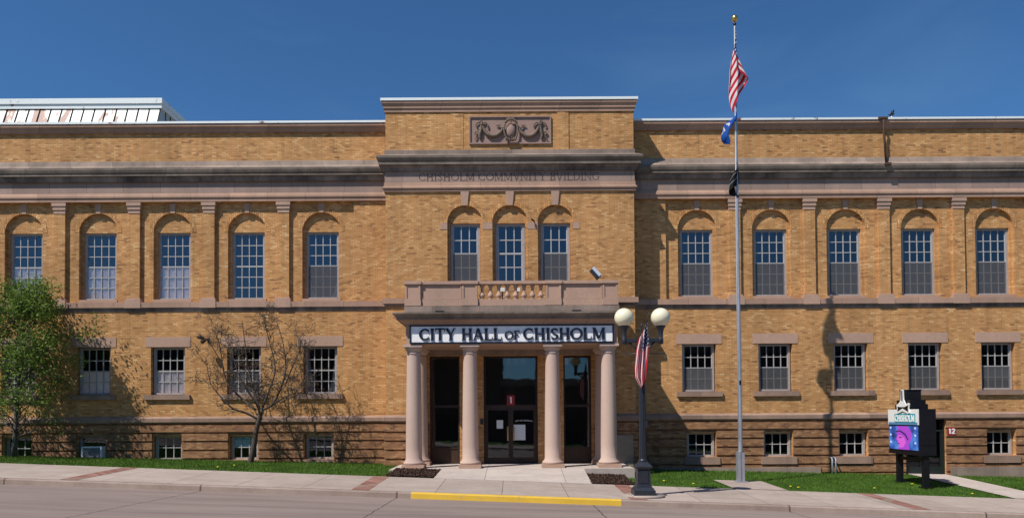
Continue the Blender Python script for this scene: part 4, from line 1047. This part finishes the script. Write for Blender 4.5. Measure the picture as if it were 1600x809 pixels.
def flag_mat(kind):
    s = N(kind + ' cloth'); uv = s.n('UVMap').outputs[0]; sp = s.n('SeparateXYZ'); s.l(uv, sp.inputs[0]); u, v = sp.outputs[0], sp.outputs[1]
    if kind == 'us flag':
        st = s.math('LESS_THAN', s.math('FRACT', s.math('MULTIPLY', v, 6.5)), .5)      # v from bottom
        c = s.mix(st, (.80, .77, .76), (.58, .02, .045))
        can = s.math('MULTIPLY', s.math('LESS_THAN', u, .40), s.math('GREATER_THAN', v, 6 / 13))
        a = s.math('MULTIPLY', u, 6 / .4); b = s.math('MULTIPLY', s.math('SUBTRACT', v, 6 / 13), 5 / (7 / 13))
        du = s.math('SUBTRACT', s.math('FRACT', a), .5); dv = s.math('SUBTRACT', s.math('FRACT', b), .5)
        star = s.math('LESS_THAN', s.math('ADD', s.math('MULTIPLY', du, du), s.math('MULTIPLY', dv, dv)), .06)
        c = s.mix(can, c, s.mix(star, (.012, .025, .11), (.7, .7, .72)))
    elif kind == 'state flag':
        c = s.mix(s.math('GREATER_THAN', v, 2.), (.012, .075, .34), (.012, .075, .34))
        du = s.math('SUBTRACT', u, .5); dv = s.math('MULTIPLY', s.math('SUBTRACT', v, .5), .65)
        r = s.math('SQRT', s.math('ADD', s.math('MULTIPLY', du, du), s.math('MULTIPLY', dv, dv)))
        c = s.mix(s.math('LESS_THAN', r, .20), c, (.62, .60, .55)); c = s.mix(s.math('LESS_THAN', r, .15), c, (.35, .28, .20)); c = s.mix(s.math('LESS_THAN', r, .12), c, (.05, .12, .35))
    else:
        c = (.010, .010, .013, 1)
        du = s.math('SUBTRACT', u, .5); dv = s.math('MULTIPLY', s.math('SUBTRACT', v, .5), .65)
        r = s.math('SQRT', s.math('ADD', s.math('MULTIPLY', du, du), s.math('MULTIPLY', dv, dv)))
        c = s.mix(s.math('LESS_THAN', s.math('ABSOLUTE', s.math('SUBTRACT', r, .17)), .012), c, (.45, .45, .45))
    s.fin(c, .75, spec=.2)
    t = s.n('BsdfTranslucent'); (s.l(c, t.inputs[0])); m = s.n('MixShader'); m.inputs[0].default_value = .25
    s.l(s.b.outputs[0], m.inputs[1]); s.l(t.outputs[0], m.inputs[2]); s.l(m.outputs[0], s.out.inputs[0]); return s.m
M['usflag'] = flag_mat('us flag'); M['stateflag'] = flag_mat('state flag'); M['blackflag'] = flag_mat('black flag')
def flag(name, mat, fn, nu=60, nv=36, th=.0):
    """fn(u, v) -> point; v=1 top edge"""
    vs = [fn(i / nu, j / nv) for j in range(nv + 1) for i in range(nu + 1)]
    fs = [(j * (nu + 1) + i, j * (nu + 1) + i + 1, (j + 1) * (nu + 1) + i + 1, (j + 1) * (nu + 1) + i) for j in range(nv) for i in range(nu)]
    me = bpy.data.meshes.new(name); me.from_pydata([tuple(v) for v in vs], [], fs)
    uvl = me.uv_layers.new(name='UVMap'); li = np.zeros(len(me.loops), int); me.loops.foreach_get('vertex_index', li)
    uv = np.empty((len(li), 2)); uv[:, 0] = (li % (nu + 1)) / nu; uv[:, 1] = (li // (nu + 1)) / nv; uvl.data.foreach_set('uv', uv.ravel())
    me.polygons.foreach_set('use_smooth', [True] * len(fs)); me.materials.append(M[mat]); return link(name, me)
def interp(y, tab):
    for (a, u), (b, w_) in zip(tab, tab[1:]):
        if y <= b: t = max(0, (y - a) / (b - a)); return u + (w_ - u) * t
    return tab[-1][1]
# US flag, hanging limp: rows of cloth descend, wider in the middle
def usf(u, v):
    d = 1 - v                                    # distance down the hoist
    drop = d * .42 + u * .58                     # 0 top .. 1 bottom
    py = 44 + 137 * drop
    # lateral: cloth below the canton swings left, outer flap to the right
    ph = (d - u * .15)
    left = interp(py, [(44, 0), (80, -6), (110, -10), (150, -11), (170, -7), (181, 1)])
    right = interp(py, [(44, 0), (75, 4), (100, 13), (125, 18), (145, 12), (165, 9), (181, 5)])
    k = (.5 - .5 * math.cos(math.pi * min(1, max(0, (1.15 * u - d * .75 + .45)))))
    base = P(1150.5 + left + (right - left) * (1 - k) * min(1, u * 3), py, YPo)
    yy = YPo - .06 - .16 * math.sin(k * 9.5 + d * 2.5) * min(1, u * 4)
    if u < .02: base = P(1149.5, py, YPo)
    return (base.x, yy, base.z)
o = flag('us_flag', 'usflag', usf); tag(o, 'limp stars and stripes flag at the top of the flagpole', 'flag')
def stf(u, v):
    d = 1 - v; drop = d * .25 + u * .75; py = 174 + 58 * drop
    cxp = interp(py, [(175, 1149), (190, 1142), (205, 1135), (215, 1133), (230, 1138)])
    hw = interp(py, [(175, 4), (190, 8), (205, 6), (220, 6), (230, 1)])
    k = math.cos(math.pi * (d * 1.4 + u * .5)); q = P(cxp + hw * k * (min(1, u * 4)) + (1 - min(1, u * 4)) * (1149 - cxp), py, YPo)
    return (q.x, YPo - .05 - .12 * math.sin(d * 7 + u * 2) * min(1, u * 3), q.z)
o = flag('state_flag', 'stateflag', stf, 40, 30); tag(o, 'small limp blue state flag below the stars and stripes', 'flag')
def blf(u, v):
    d = 1 - v; drop = d * .4 + u * .6; py = 249 + 62 * drop
    l = interp(py, [(250, 1149), (275, 1142), (300, 1138), (304, 1138.5), (310, 1148)]); r = interp(py, [(250, 1151), (270, 1154), (300, 1156.5), (309, 1156)])
    k = .5 + .5 * math.cos(math.pi * (d * 1.5 + u * .3 - .2)); m_ = min(1, u * 5)
    q = P((l + (r - l) * k) * m_ + 1151 * (1 - m_), py, YPo)
    return (q.x, YPo - .09 + .10 * math.sin(d * 9 + u) * m_ + .14 * (k > .5) * m_ * 0, q.z)
o = flag('black_flag', 'blackflag', blf, 36, 30); tag(o, 'limp black flag lowest on the flagpole', 'flag')

# ------------------------------------------------------------------ STREET LAMP
YLm = -8.6
lb_ = P(1005, 777, YLm); LX = lb_.x; LZ = zside(LX, YLm) + .002
def lz(py): return P(1005, py, YLm).z
lamp = thing('street_lamp', 'black double globe street lamp on the sidewalk right of the entrance', 'street lamp', (LX, YLm, LZ))
b = MB(); b.lathe(LX, YLm, [(.60, LZ - .02), (.60, LZ + .03)], 32); child(b, 'footing', 'sidewalk', lamp)
b = MB(); z0 = LZ + .03
def sq(mb, r, za, zb, r2=None):
    r2 = r2 or r; mb.lathe(LX, YLm, [(r * 1.414, za), (r2 * 1.414, zb)], 4, False, math.pi / 4)
sq(b, .30, z0, z0 + .14); sq(b, .29, z0 + .14, z0 + .22, .24); sq(b, .215, z0 + .22, z0 + .30, .20); sq(b, .19, z0 + .30, z0 + .74, .175)
for s in (-1, 1): b.box(LX + s * .10, LX + s * .105, YLm - .2, YLm - .19, z0 + .3, z0 + .7)
b.box(LX - .12, LX + .12, YLm - .197, YLm - .18, z0 + .34, z0 + .68)
sq(b, .21, z0 + .74, z0 + .80, .235); sq(b, .235, z0 + .80, z0 + .86, .19); sq(b, .16, z0 + .86, z0 + .93, .11); child(b, 'base', 'black_iron', lamp)
# fluted shaft
b = MB(); zt_ = lz(535); vs = []; n_ = 48; zs_ = [z0 + .92, z0 + 1.0, z0 + 2.0, z0 + 3.0, zt_]
for j_, z in enumerate(zs_):
    r = .105 - .035 * j_ / 4
    for k in range(n_): a_ = 2 * math.pi * k / n_; rr = r * (1 + (.10 if k % 4 < 2 else -.06)); vs.append((LX + rr * math.cos(a_), YLm + rr * math.sin(a_), z))
fs = [(j_ * n_ + k, j_ * n_ + (k + 1) % n_, (j_ + 1) * n_ + (k + 1) % n_, (j_ + 1) * n_ + k) for j_ in range(4) for k in range(n_)]
b.add(vs, fs); b.lathe(LX, YLm, [(.10, z0 + .9), (.13, z0 + .95), (.10, z0 + 1.02)], 24); b.lathe(LX, YLm, [(.07, zt_ - .1), (.09, zt_ - .05), (.09, zt_ + .05), (.03, zt_ + .12), (.02, zt_ + .45), (.035, zt_ + .48), (.005, zt_ + .56)], 20)
child(b, 'shaft', 'black_iron', lamp)
b = MB(); q = P(1005, 660, YLm); b.box(LX + .06, LX + .12, YLm - .12, YLm - .05, q.z - .12, q.z + .05); child(b, 'outlet', 'black_iron', lamp)
gz = lz(496); gx = (xx(975, 496, YLm), xx(1032, 496, YLm)); zarm = lz(531)
b = MB(); b.box(gx[0], gx[1], YLm - .045, YLm + .045, zarm - .05, zarm + .035)
b.box(gx[0] + .1, gx[1] - .1, YLm - .06, YLm + .06, zarm - .07, zarm - .055)
for s in (-1, 1): b.tube([(LX + s * .02, YLm, zarm - .30), (LX + s * .22, YLm, zarm - .20), (LX + s * .36, YLm, zarm - .05)], .03, 8)
child(b, 'cross_arm', 'black_iron', lamp)
for X in gx:
    b = MB(); gb = gz - .255
    b.lathe(X, YLm, [(.05, zarm - .12), (.075, zarm - .10), (.075, zarm + .03), (.06, zarm + .06), (.07, gb - .16), (.10, gb - .06), (.125, gb - .03), (.14, gb - .01), (.14, gb + .03), (.10, gb + .035)], 24); child(b, 'fitter', 'black_iron', lamp)
    b = MB(); b.sphere((X, YLm, gz), .272, 32, 22); child(b, 'globe', 'globe', lamp)
b = MB(); q0, q1 = P(973, 552.5, YLm), P(1039, 553, YLm); b.tube([(q0.x, YLm - .02, q0.z), (q1.x, YLm - .02, q0.z)], .014, 6); child(b, 'banner_rod', 'black_iron', lamp)
# flag on lamp
b = MB(); q0 = P(1009, 556, YLm - .1); q1 = P(1011.5, 488, YLm - .45)
t_ = thing('lamp_flag', 'small stars and stripes flag on a short staff fixed to the street lamp', 'flag', (q0.x, YLm - .1, q0.z))
b.tube([q0, q1], .011, 6); b.sphere(q1, .022, 8, 6); child(b, 'staff', 'black', t_)
def lf(u, v):
    d = 1 - v; py = 498 + 30 * d * (1 - u) + u * (101 + 8 * d)
    l = interp(py, [(500, 1007.5), (520, 1001), (545, 995), (575, 991.5), (590, 992), (600, 998), (608, 1003)])
    r = interp(py, [(500, 1011.5), (530, 1012.5), (560, 1011), (590, 1008.5), (600, 1006.5), (608, 1004)])
    k = 1 - d + .04 * math.sin(d * 12 + u * 3)
    m_ = 1; sx_, sz = interp(py, [(500, 1011), (540, 1010)]), 0
    q = P((l + (r - l) * k) * m_ + sx_ * (1 - m_), py, YLm - .35)
    return (q.x, YLm - .33 - .07 * math.sin(d * 16 + u * 3) * m_, q.z)
ob = flag('cloth', 'usflag', lf); ob.parent = t_; ob.matrix_parent_inverse = Matrix.Translation(-t_.location)

# ------------------------------------------------------------------ DIGITAL SIGN
SX, SY0, SY1, ST = 13.95, -4.4, -2.4, .59
def sz_(py, px=1435): return P(px, py, SY0).z
dz0, dz1_ = sz_(711.5), sz_(638.5)
ds = thing('digital_sign', 'black two post community sign with bright screen on the right lawn', 'sign', (SX + ST / 2, -3.4, zyard(SX, -3.4)))
b = MB(); b.box(SX + .02, SX + ST, SY0, SY1, dz0 + .05, dz1_); b.box(SX, SX + ST, SY0 - .01, SY1 + .01, dz0, dz0 + .05); b.box(SX + .05, SX + ST - .05, SY0 - .012, SY1 + .012, dz0 + .35, dz0 + .40)
child(b, 'cabinet', 'black', ds)
for Y in (-4.25, -2.6):
    b = MB(); zb_ = zyard(SX, Y) - .1; b.box(SX + .2, SX + .38, Y - .09, Y + .09, zb_, dz0); b.box(SX + .13, SX + .45, Y - .16, Y + .16, zb_ + .09, zb_ + .13)
    child(b, 'post', 'black', ds)
b = MB(); b.box(SX + .22, SX + .36, -4.15, -2.7, dz0 - .22, dz0 - .10); child(b, 'cross_bar', 'black', ds)
# stepped topper
b = MB(); zt2 = sz_(626.5 + 2); zt3 = sz_(609.5)
z_t2, z_t3 = P(1425, 624, -3.9).z, P(1415, 608, -3.65).z
b.box(SX + .03, SX + ST, -3.95, -2.85, dz1_, z_t2 - .15); b.box(SX + .03, SX + ST - .02, -3.85, -2.95, z_t2 - .15, z_t2); b.box(SX + .03, SX + ST - .05, -3.62, -3.18, z_t2, z_t3 - .04); b.box(SX + .02, SX + ST - .03, -3.64, -3.16, z_t3 - .04, z_t3)
child(b, 'topper', 'black', ds)
zh = P(1435, 663.5, SY0).z       # header bottom
b = MB(); b.box(SX - .012, SX + .019, SY0 + .02, SY1 - .02, zh, dz1_ - .005); hd = child(b, 'header_panel', 'white', ds)
frm = lambda u, o, z: (SX - .013 + o, -u, z)      # text runs from far (left) to near (right): u grows toward the viewer
zl = dz1_ - (dz1_ - zh) * .80
T1 = letters('CHISHOLM', -SY1 + .52, -SY0 - .22, zl, .235, 0, .012, T=.24, t=.17, frame=frm)
b = MB(); b.box(SX - .02, SX - .0125, SY0 + .18, SY1 - .48, zl - .04, zl + .28)
l_ = ds.location
child(b, 'name_band', 'teal', ds)
T1.v = [(a - .008, y_, c) for a, y_, c in T1.v]; child(T1, 'lettering', 'white', ds)
b = MB(); b.box(SX - .016, SX - .013, SY0 + .06, SY1 - .06, zh + .0, zh + .09); child(b, 'lower_stripe', plain('blue stripe', (.10, .25, .45)), ds)
T2 = letters('COMMUNITY EVENTS'.replace('U', 'V'), -SY1 + .9, -SY0 - .1, zh + .02, .05, 0, .002, T=.2, t=.12, frame=lambda u, o, z: (SX - .017 + o, -u, z)); child(T2, 'small_lettering', 'white', ds) if False else None
# emblem: white edged dark crest with a tall mast
em = MB(); ei = MB()
def yzprism(mb, pts, x0, x1):
    n = len(pts); mb.add([(x0, y, z) for y, z in pts] + [(x1, y, z) for y, z in pts], [tuple(range(n)), tuple(range(2 * n - 1, n - 1, -1))] + [(i, i + n, (i + 1) % n + n, (i + 1) % n) for i in range(n)])
def E(px, py): # point on sign face plane
    d = fw + rt * ((px - PPX) / F) + up * ((PPY - py) / F); t = (SX - .05 - EYE.x) / d.x; q = EYE + d * t; return (q.y, q.z)
def W_(pts): return [E(1360 + x / 4.494, 590 + y / 4.494) for x, y in pts]
yzprism(em, W_([(213, 82), (228, 82), (231, 150), (238, 168), (250, 190), (262, 176), (272, 182), (268, 215), (272, 245), (262, 252), (225, 232), (192, 250), (182, 242), (186, 215), (182, 190), (196, 180), (206, 166), (212, 150)]), SX - .05, SX - .014)
yzprism(ei, W_([(217, 90), (224, 90), (226, 160), (218, 160)]), SX - .056, SX - .051)
yzprism(ei, W_([(190, 200), (205, 204), (240, 204), (266, 190), (263, 216), (266, 238), (226, 212), (190, 236), (193, 216)]), SX - .056, SX - .051)
child(em, 'emblem', 'white', ds); child(ei, 'emblem_inlay', 'black', ds)
# screen: emissive portrait picture made of coloured shapes
def scr(name, col, e):
    s = N(name); s.b.inputs['Base Color'].default_value = (.01, .01, .01, 1); s.b.inputs['Emission Color'].default_value = (*col, 1); s.b.inputs['Emission Strength'].default_value = e; s.b.inputs['Roughness'].default_value = .3; return s.m
def screen_pic():
    s = N('lit screen'); p = s.pos(); n = s.noise(p, 2.2, 3)
    c = s.ramp(n, [(.35, (.01, .03, .16)), (.5, (.03, .12, .50)), (.65, (.10, .30, .75))])
    s.b.inputs['Base Color'].default_value = (.01, .01, .012, 1); s.l(c, s.b.inputs['Emission Color']); s.b.inputs['Emission Strength'].default_value = .8; s.b.inputs['Roughness'].default_value = .4; return s.m
M['screenblue'] = screen_pic(); M['scr_mag'] = scr('screen magenta', (.42, .06, .62), .8); M['scr_pink'] = scr('screen pink', (.72, .12, .70), .8); M['scr_dark'] = scr('screen dark', (.03, .01, .10), .8); M['scr_white'] = scr('screen white', (.7, .75, .95), .8)
b = MB(); q = W_([(128, 342), (325, 342), (326, 524), (136, 515)])
zs0, zs1 = P(1433, 706, SY0).z, P(1433, 666, SY0).z
zs0 = dz0 + .17; zs1 = zh - .05
b.box(SX - .006, SX + .019, SY0 + .08, SY1 - .06, zs0, zs1); scn = child(b, 'screen', 'screenblue', ds)
def SC(u, v): return (SY1 - .06 + (SY0 + .08 - SY1 + .06) * u, zs0 + (zs1 - zs0) * v)
def shp(pts, off, mat, nm):
    mb = MB(); yzprism(mb, [SC(*p) for p in pts], SX - off, SX - off + .003); mb.v = [(a - l_.x, b_ - l_.y, c - l_.z) for a, b_, c in mb.v]; mb.build(nm, mat, ds)
shp([(.30, 1.), (.32, .86), (.26, .72), (.30, .62), (.27, .50), (.25, .40), (.31, .36), (.29, .24), (.36, .20), (.34, .0), (.72, .0), (.70, .25), (.80, .45), (.82, .68), (.74, .88), (.66, 1.)], .010, 'scr_mag', 'screen_face')
shp([(.34, .60), (.44, .62), (.55, .50), (.60, .30), (.52, .10), (.38, .06), (.36, .20), (.33, .26), (.34, .36), (.29, .42)], .014, 'scr_pink', 'screen_cheek')
shp([(.28, .74), (.40, .80), (.60, .66), (.70, .44), (.70, .28), (.78, .42), (.80, .64), (.70, .84), (.50, .96), (.34, .92)], .018, 'scr_mag', 'screen_scarf')
shp([(.27, .72), (.40, .77), (.58, .62), (.68, .40), (.71, .44), (.61, .68), (.42, .83), (.27, .78)], .022, 'scr_dark', 'screen_band')
shp([(.36, .52), (.45, .55), (.48, .51), (.42, .48)], .022, 'scr_dark', 'screen_eye')
shp([(.31, .26), (.38, .27), (.40, .24), (.32, .22)], .022, 'scr_dark', 'screen_mouth')
for v in (.92, .62, .30):
    shp([(.04, v - .04), (.09, v - .04), (.09, v + .04), (.04, v + .04)], .010, 'scr_white', 'screen_star'); shp([(.90, v - .04), (.95, v - .04), (.95, v + .04), (.90, v + .04)], .010, 'scr_white', 'screen_star')

# ------------------------------------------------------------------ TREES
def grow(mb, p, d, length, r, depth, tips, rs, spread=.55, seg=5, upb=.25, minr=.006, kids=(2, 4), wob=.22, keep=.72):
    pts = [Vector(p)]; rad = [r]; d = Vector(d).normalized()
    for i in range(seg):
        d = (d + Vector((rs.gauss(0, wob), rs.gauss(0, wob), rs.gauss(0, wob * .8) + upb * .25))).normalized()
        pts.append(pts[-1] + d * length / seg); rad.append(max(minr, r * (1 - .5 * (i + 1) / seg)))
    mb.tube(pts, rad, 7 if r > .03 else 4)
    if depth <= 0: tips.append((pts[-1], d)); tips.append((pts[-2], d)); return
    for k in range(rs.randint(*kids)):
        i = rs.randint(2, seg); dd = (d + Vector((rs.gauss(0, spread), rs.gauss(0, spread), rs.gauss(.1, spread * .8)))).normalized()
        grow(mb, pts[i], dd, length * rs.uniform(.55, .85), rad[i] * keep, depth - 1, tips, rs, spread, seg, upb, minr, kids, wob, keep)
    if depth > 1: tips.append((pts[-1], d))
def leaves(mb, tips, n, size, rs, spread, hang=0.):
    for p, d in tips:
        for k in range(n):
            c = p + Vector((rs.gauss(0, spread), rs.gauss(0, spread), rs.gauss(0, spread)))
            a = Vector((rs.gauss(0, 1), rs.gauss(0, 1), rs.gauss(0, .7))).normalized(); b_ = a.cross(Vector((rs.gauss(0, 1), rs.gauss(0, 1), rs.gauss(0, 1)))).normalized()
            s = size * rs.uniform(.6, 1.3); mb.add([c - a * s, c + b_ * s * .5, c + a * s, c - b_ * s * .5], [(0, 1, 2, 3)])
# leafy tree at the left edge
rs = random.Random(21); YT = -1.45; q = P(22, 709, YT); zb_ = zyard(q.x, YT)
tr = thing('leafy_tree', 'bushy young tree with fresh green leaves at the left corner', 'tree', (q.x, YT, zb_))
tk = MB(); tips = []
base = Vector((q.x, YT, zb_ - .05))
tk.tube([base, base + Vector((.02, 0, .6)), base + Vector((.06, .02, 1.3)), base + Vector((.05, .0, 2.2)), base + Vector((.2, .0, 3.4)), base + Vector((.3, 0, 4.6)), base + Vector((.35, 0, 5.6))], [.11, .095, .085, .07, .05, .03, .012], 8)
for k in range(66):
    h = .75 + 5.0 * (k / 65); a_ = k * 2.4; env = (1.5 if h < 3.2 else 1.5 - (h - 3.2) * .32)
    dx, dy = math.cos(a_), math.sin(a_)
    grow(tk, base + Vector((.05 + .05 * h, 0, h)), (dx, dy * .42, .50 + .12 * h), env * rs.uniform(.75, 1.15), .03, 2, tips, rs, .5, 4, .15, .004, (2, 3))
lf_ = MB(); leaves(lf_, [t for t in tips if t[0].y < -.12], 21, .058, rs, .17)
print('leafy tips', len(tips), len(lf_.f))
child(tk, 'trunk', 'bark', tr); child(lf_, 'crown', 'leaf', tr)
# bare tree
rs = random.Random(5); YT = -1.35; q = P(391, 726, YT); zb_ = zyard(q.x, YT)
tr = thing('bare_tree', 'small crooked tree almost bare of leaves on the left lawn', 'tree', (q.x, YT, zb_))
tk = MB(); tips = []
def LP(px, py, dy=0.): return P(px, py, YT + dy * .8)
def limb(pts, r0, r1, twigs, dep=2, ln=.7):
    ps = [LP(a, b, c) for a, b, c in pts]; out = []
    for i in range(len(ps) - 1):
        p0, p1, p2, p3 = ps[max(i - 1, 0)], ps[i], ps[i + 1], ps[min(i + 2, len(ps) - 1)]
        for s in range(4):
            t = s / 4; out.append(.5 * ((2 * p1) + (p2 - p0) * t + (2 * p0 - 5 * p1 + 4 * p2 - p3) * t * t + (3 * p1 - p0 - 3 * p2 + p3) * t ** 3))
    out.append(ps[-1]); m = len(out); tk.tube(out, [r0 + (r1 - r0) * i / (m - 1) for i in range(m)], 8)
    for k in range(twigs):
        i = rs.randint(m // 4, m - 1); d = (out[min(i + 1, m - 1)] - out[max(0, i - 1)]).normalized()
        grow(tk, out[i], d * .4 + Vector((rs.gauss(0, .8), rs.gauss(0, .6), rs.gauss(.2, .6))), ln * rs.uniform(.5, 1.1), (r0 + (r1 - r0) * i / m) * .35 + .005, dep, tips, rs, .8, 5, .12, .0075, (2, 4), .34, .78)
limb([(390, 728, 0), (396, 700, 0), (401, 670, .0), (409, 640, 0)], .125, .075, 0)
limb([(403, 668, 0), (406, 650, .1), (400, 620, .2), (390, 585, .3), (384, 545, .3), (378, 500, .2)], .06, .012, 14)
limb([(409, 640, 0), (425, 632, -.2), (436, 612, -.3), (446, 580, -.3), (443, 540, -.2), (432, 500, 0)], .055, .012, 14)
limb([(409, 640, 0), (420, 610, .1), (430, 575, .3), (420, 530, .4), (412, 495, .4)], .05, .010, 13)
limb([(404, 655, 0), (385, 645, -.2), (365, 638, -.4), (350, 625, -.5), (330, 600, -.5), (323, 570, -.5)], .05, .010, 14)
limb([(400, 640, 0), (370, 615, .3), (352, 590, .4), (345, 550, .5), (338, 520, .5)], .045, .010, 13)
limb([(425, 632, -.2), (445, 620, -.4), (462, 612, -.6), (474, 600, -.6)], .035, .010, 10)
limb([(446, 600, -.3), (458, 570, -.2), (468, 545, -.1), (462, 515, 0)], .03, .008, 7)
limb([(409, 655, 0), (400, 630, -.4), (380, 600, -.7), (365, 560, -.8), (362, 520, -.8)], .04, .009, 8)
lf_ = MB(); leaves(lf_, tips, 3, .026, rs, .05)
print('bare tips', len(tips))
child(tk, 'trunk', 'bark_dark', tr); child(lf_, 'leaf_buds', 'bud', tr)

# ------------------------------------------------------------------ MULCH + GRASS + FLOWERS
def in_mulch(x, y): return (-4.35 < x < XP0 and -5.95 < y < -3.76) and (x > -4.35 + .9 * (-3.76 - y) / 2.2 * .3) or (XP1 < x < 4.0 and -6.05 < y < -3.76)
def mulch(x0, x1, y0, y1, label):
    mb = MB(); rs = random.Random(3); nx, ny = 12, 12
    zf = lambda x, y: zyard(x, y) + .02 + .03 * math.sin(math.pi * (x - x0) / (x1 - x0)) * math.sin(math.pi * (y - y0) / (y1 - y0)) + (0.0 if y < -4.4 else (y + 4.4) * .12)
    mb.add([(x0 + (x1 - x0) * i / nx, y0 + (y1 - y0) * j / ny, zf(x0 + (x1 - x0) * i / nx, y0 + (y1 - y0) * j / ny)) for j in range(ny + 1) for i in range(nx + 1)], [(j * (nx + 1) + i, j * (nx + 1) + i + 1, (j + 1) * (nx + 1) + i + 1, (j + 1) * (nx + 1) + i) for j in range(ny) for i in range(nx)])
    for k in range(2600):
        x, y = rs.uniform(x0, x1), rs.uniform(y0, y1); c = Vector((x, y, zf(x, y) + .012)); a = Vector((rs.gauss(0, 1), rs.gauss(0, 1), rs.gauss(0, .5))).normalized() * rs.uniform(.015, .05); b_ = a.cross(Vector((rs.gauss(0, .4), rs.gauss(0, .4), 1))).normalized() * .012
        mb.add([c - a - b_, c + a - b_, c + a + b_, c - a + b_], [(0, 1, 2, 3)])
    o = mb.build('mulch', 'mulch'); tag(o, label, 'mulch', None, 'stuff')
mulch(-4.1, XP0 - .01, -5.95, -3.77, 'dark mulch bed left of the entrance walk')
mulch(XP1 + .01, 3.95, -6.1, -3.77, 'dark mulch bed right of the entrance walk')
rs_ = np.random.RandomState(4); NB = 95000
gx_ = rs_.uniform(-26, 26, NB); gy_ = rs_.uniform(-6.19, -.06, NB)
ok = ~(((gx_ > XP0) & (gx_ < XP1)) | ((gx_ > -4.37) & (gx_ < 4.32) & (gy_ > -3.77)) | ((gx_ > XD0) & (gx_ < XD1)) | ((gx_ > 7.05) & (gx_ < 8.75) & (gy_ < -3.75)) | ((gx_ > -4.1) & (gx_ < XP0 + .01) & (gy_ < -3.7)) | ((gx_ > XP1) & (gx_ < 3.97) & (gy_ < -3.7)) | ((gx_ > XL) & (gx_ < XR) & (gy_ > YB - .06)))
gx_, gy_ = gx_[ok], gy_[ok]; n = len(gx_); t_ = np.clip(-gy_ / 6.2, 0, 1); gz_ = (-.15 - .026 * gx_) * (1 - t_) + (-.2 - .041 * gx_) * t_ - .02
h_ = rs_.uniform(.035, .085, n); a_ = rs_.uniform(0, 6.28, n); w_ = rs_.uniform(.006, .013, n)
lean = rs_.normal(0, .025, (n, 2))
V_ = np.empty((n, 3, 3))
V_[:, 0] = np.stack([gx_ - w_ * np.cos(a_), gy_ - w_ * np.sin(a_), gz_], 1); V_[:, 1] = np.stack([gx_ + w_ * np.cos(a_), gy_ + w_ * np.sin(a_), gz_], 1); V_[:, 2] = np.stack([gx_ + lean[:, 0], gy_ + lean[:, 1], gz_ + h_], 1)
me = bpy.data.meshes.new('grass'); me.vertices.add(n * 3); me.vertices.foreach_set('co', V_.ravel()); me.loops.add(n * 3); me.loops.foreach_set('vertex_index', np.arange(n * 3)); me.polygons.add(n); me.polygons.foreach_set('loop_start', np.arange(0, n * 3, 3)); me.update(calc_edges=True)
me.materials.append(M['grass']); tag(link('grass', me), 'short green lawn grass in front of the building', 'grass', None, 'stuff')
for i, (px, py, Y) in enumerate(((1037, 753, -5.2), (1083, 760, -5.8), (1235, 762, -5.6), (1247, 764, -5.8), (340, 734, -5.6), (366, 731, -4.5), (1519, 770, -5.9), (1366, 764, -5.3), (1425, 757, -3.8))):
    q = P(px, py, Y); z = zyard(q.x, Y); b = MB(); b.tube([(0, 0, -.02), (.01, 0, .06)], .006, 5); fo = MB(); fo.lathe(.01, 0, [(.012, .06), (.04, .075), (.036, .088), (.01, .095)], 12)
    t2 = thing('dandelion', 'yellow dandelion blooming in the lawn', 'flower', (q.x, Y, z), 'dandelions in the lawn')
    b.build('stem', 'grass', t2); fo.build('blossom', 'yellowflower', t2)

# ------------------------------------------------------------------ buildings across the street (mirrored in the glass)
def facing(x0, x1, y0, y1, h, label, mat, chim=None):
    z0 = zkerb((x0 + x1) / 2) - .3; t = thing('shop_building', label, 'building', ((x0 + x1) / 2, y1, z0))
    b = MB(); b.box(x0, x1, y0, y1, z0 - 1.5, z0 + h); child(b, 'wall', mat, t)
    b = MB(); b.box(x0 - .2, x1 + .2, y1 + .002, y1 + .35, z0 + h - .5, z0 + h + .1); child(b, 'cornice', 'stone_dark', t)
    x = x0 + 1
    while x + 1.4 < x1:
        for zq in ((z0 + .8, z0 + 2.8), (z0 + 4.1, z0 + 5.9)):
            if zq[1] < z0 + h - .7:
                b = MB(); b.box(x, x + 1.4, y1 + .003, y1 + .06, zq[0], zq[1]); child(b, 'window', 'bronze', t)
        x += 2.6
    if chim: b = MB(); b.box(chim, chim + .7, y1 - 2.5, y1 - 1.8, z0 + h, z0 + h + 2.2); child(b, 'chimney', mat, t)
M['darkbrick'] = brick_mat('dark brick opposite', [(0, (.05, .03, .02)), (1, (.13, .07, .05))], (.10, .08, .06))
facing(-66, -22, -46, -35, 9.6, 'brown brick building opposite the far left wing', 'darkbrick')
facing(-21.5, -.9, -46, -35, 8.8, 'dark brick building opposite, mirrored in the left of the transom glass', 'darkbrick', -6)
facing(-.8, 12, -46, -35, 5.8, 'low dark building opposite, mirrored in the right of the transom glass', 'darkbrick', 2.1)
facing(12.4, 66, -46, -35, 10.2, 'long brown building opposite the right wing', 'darkbrick', 20)
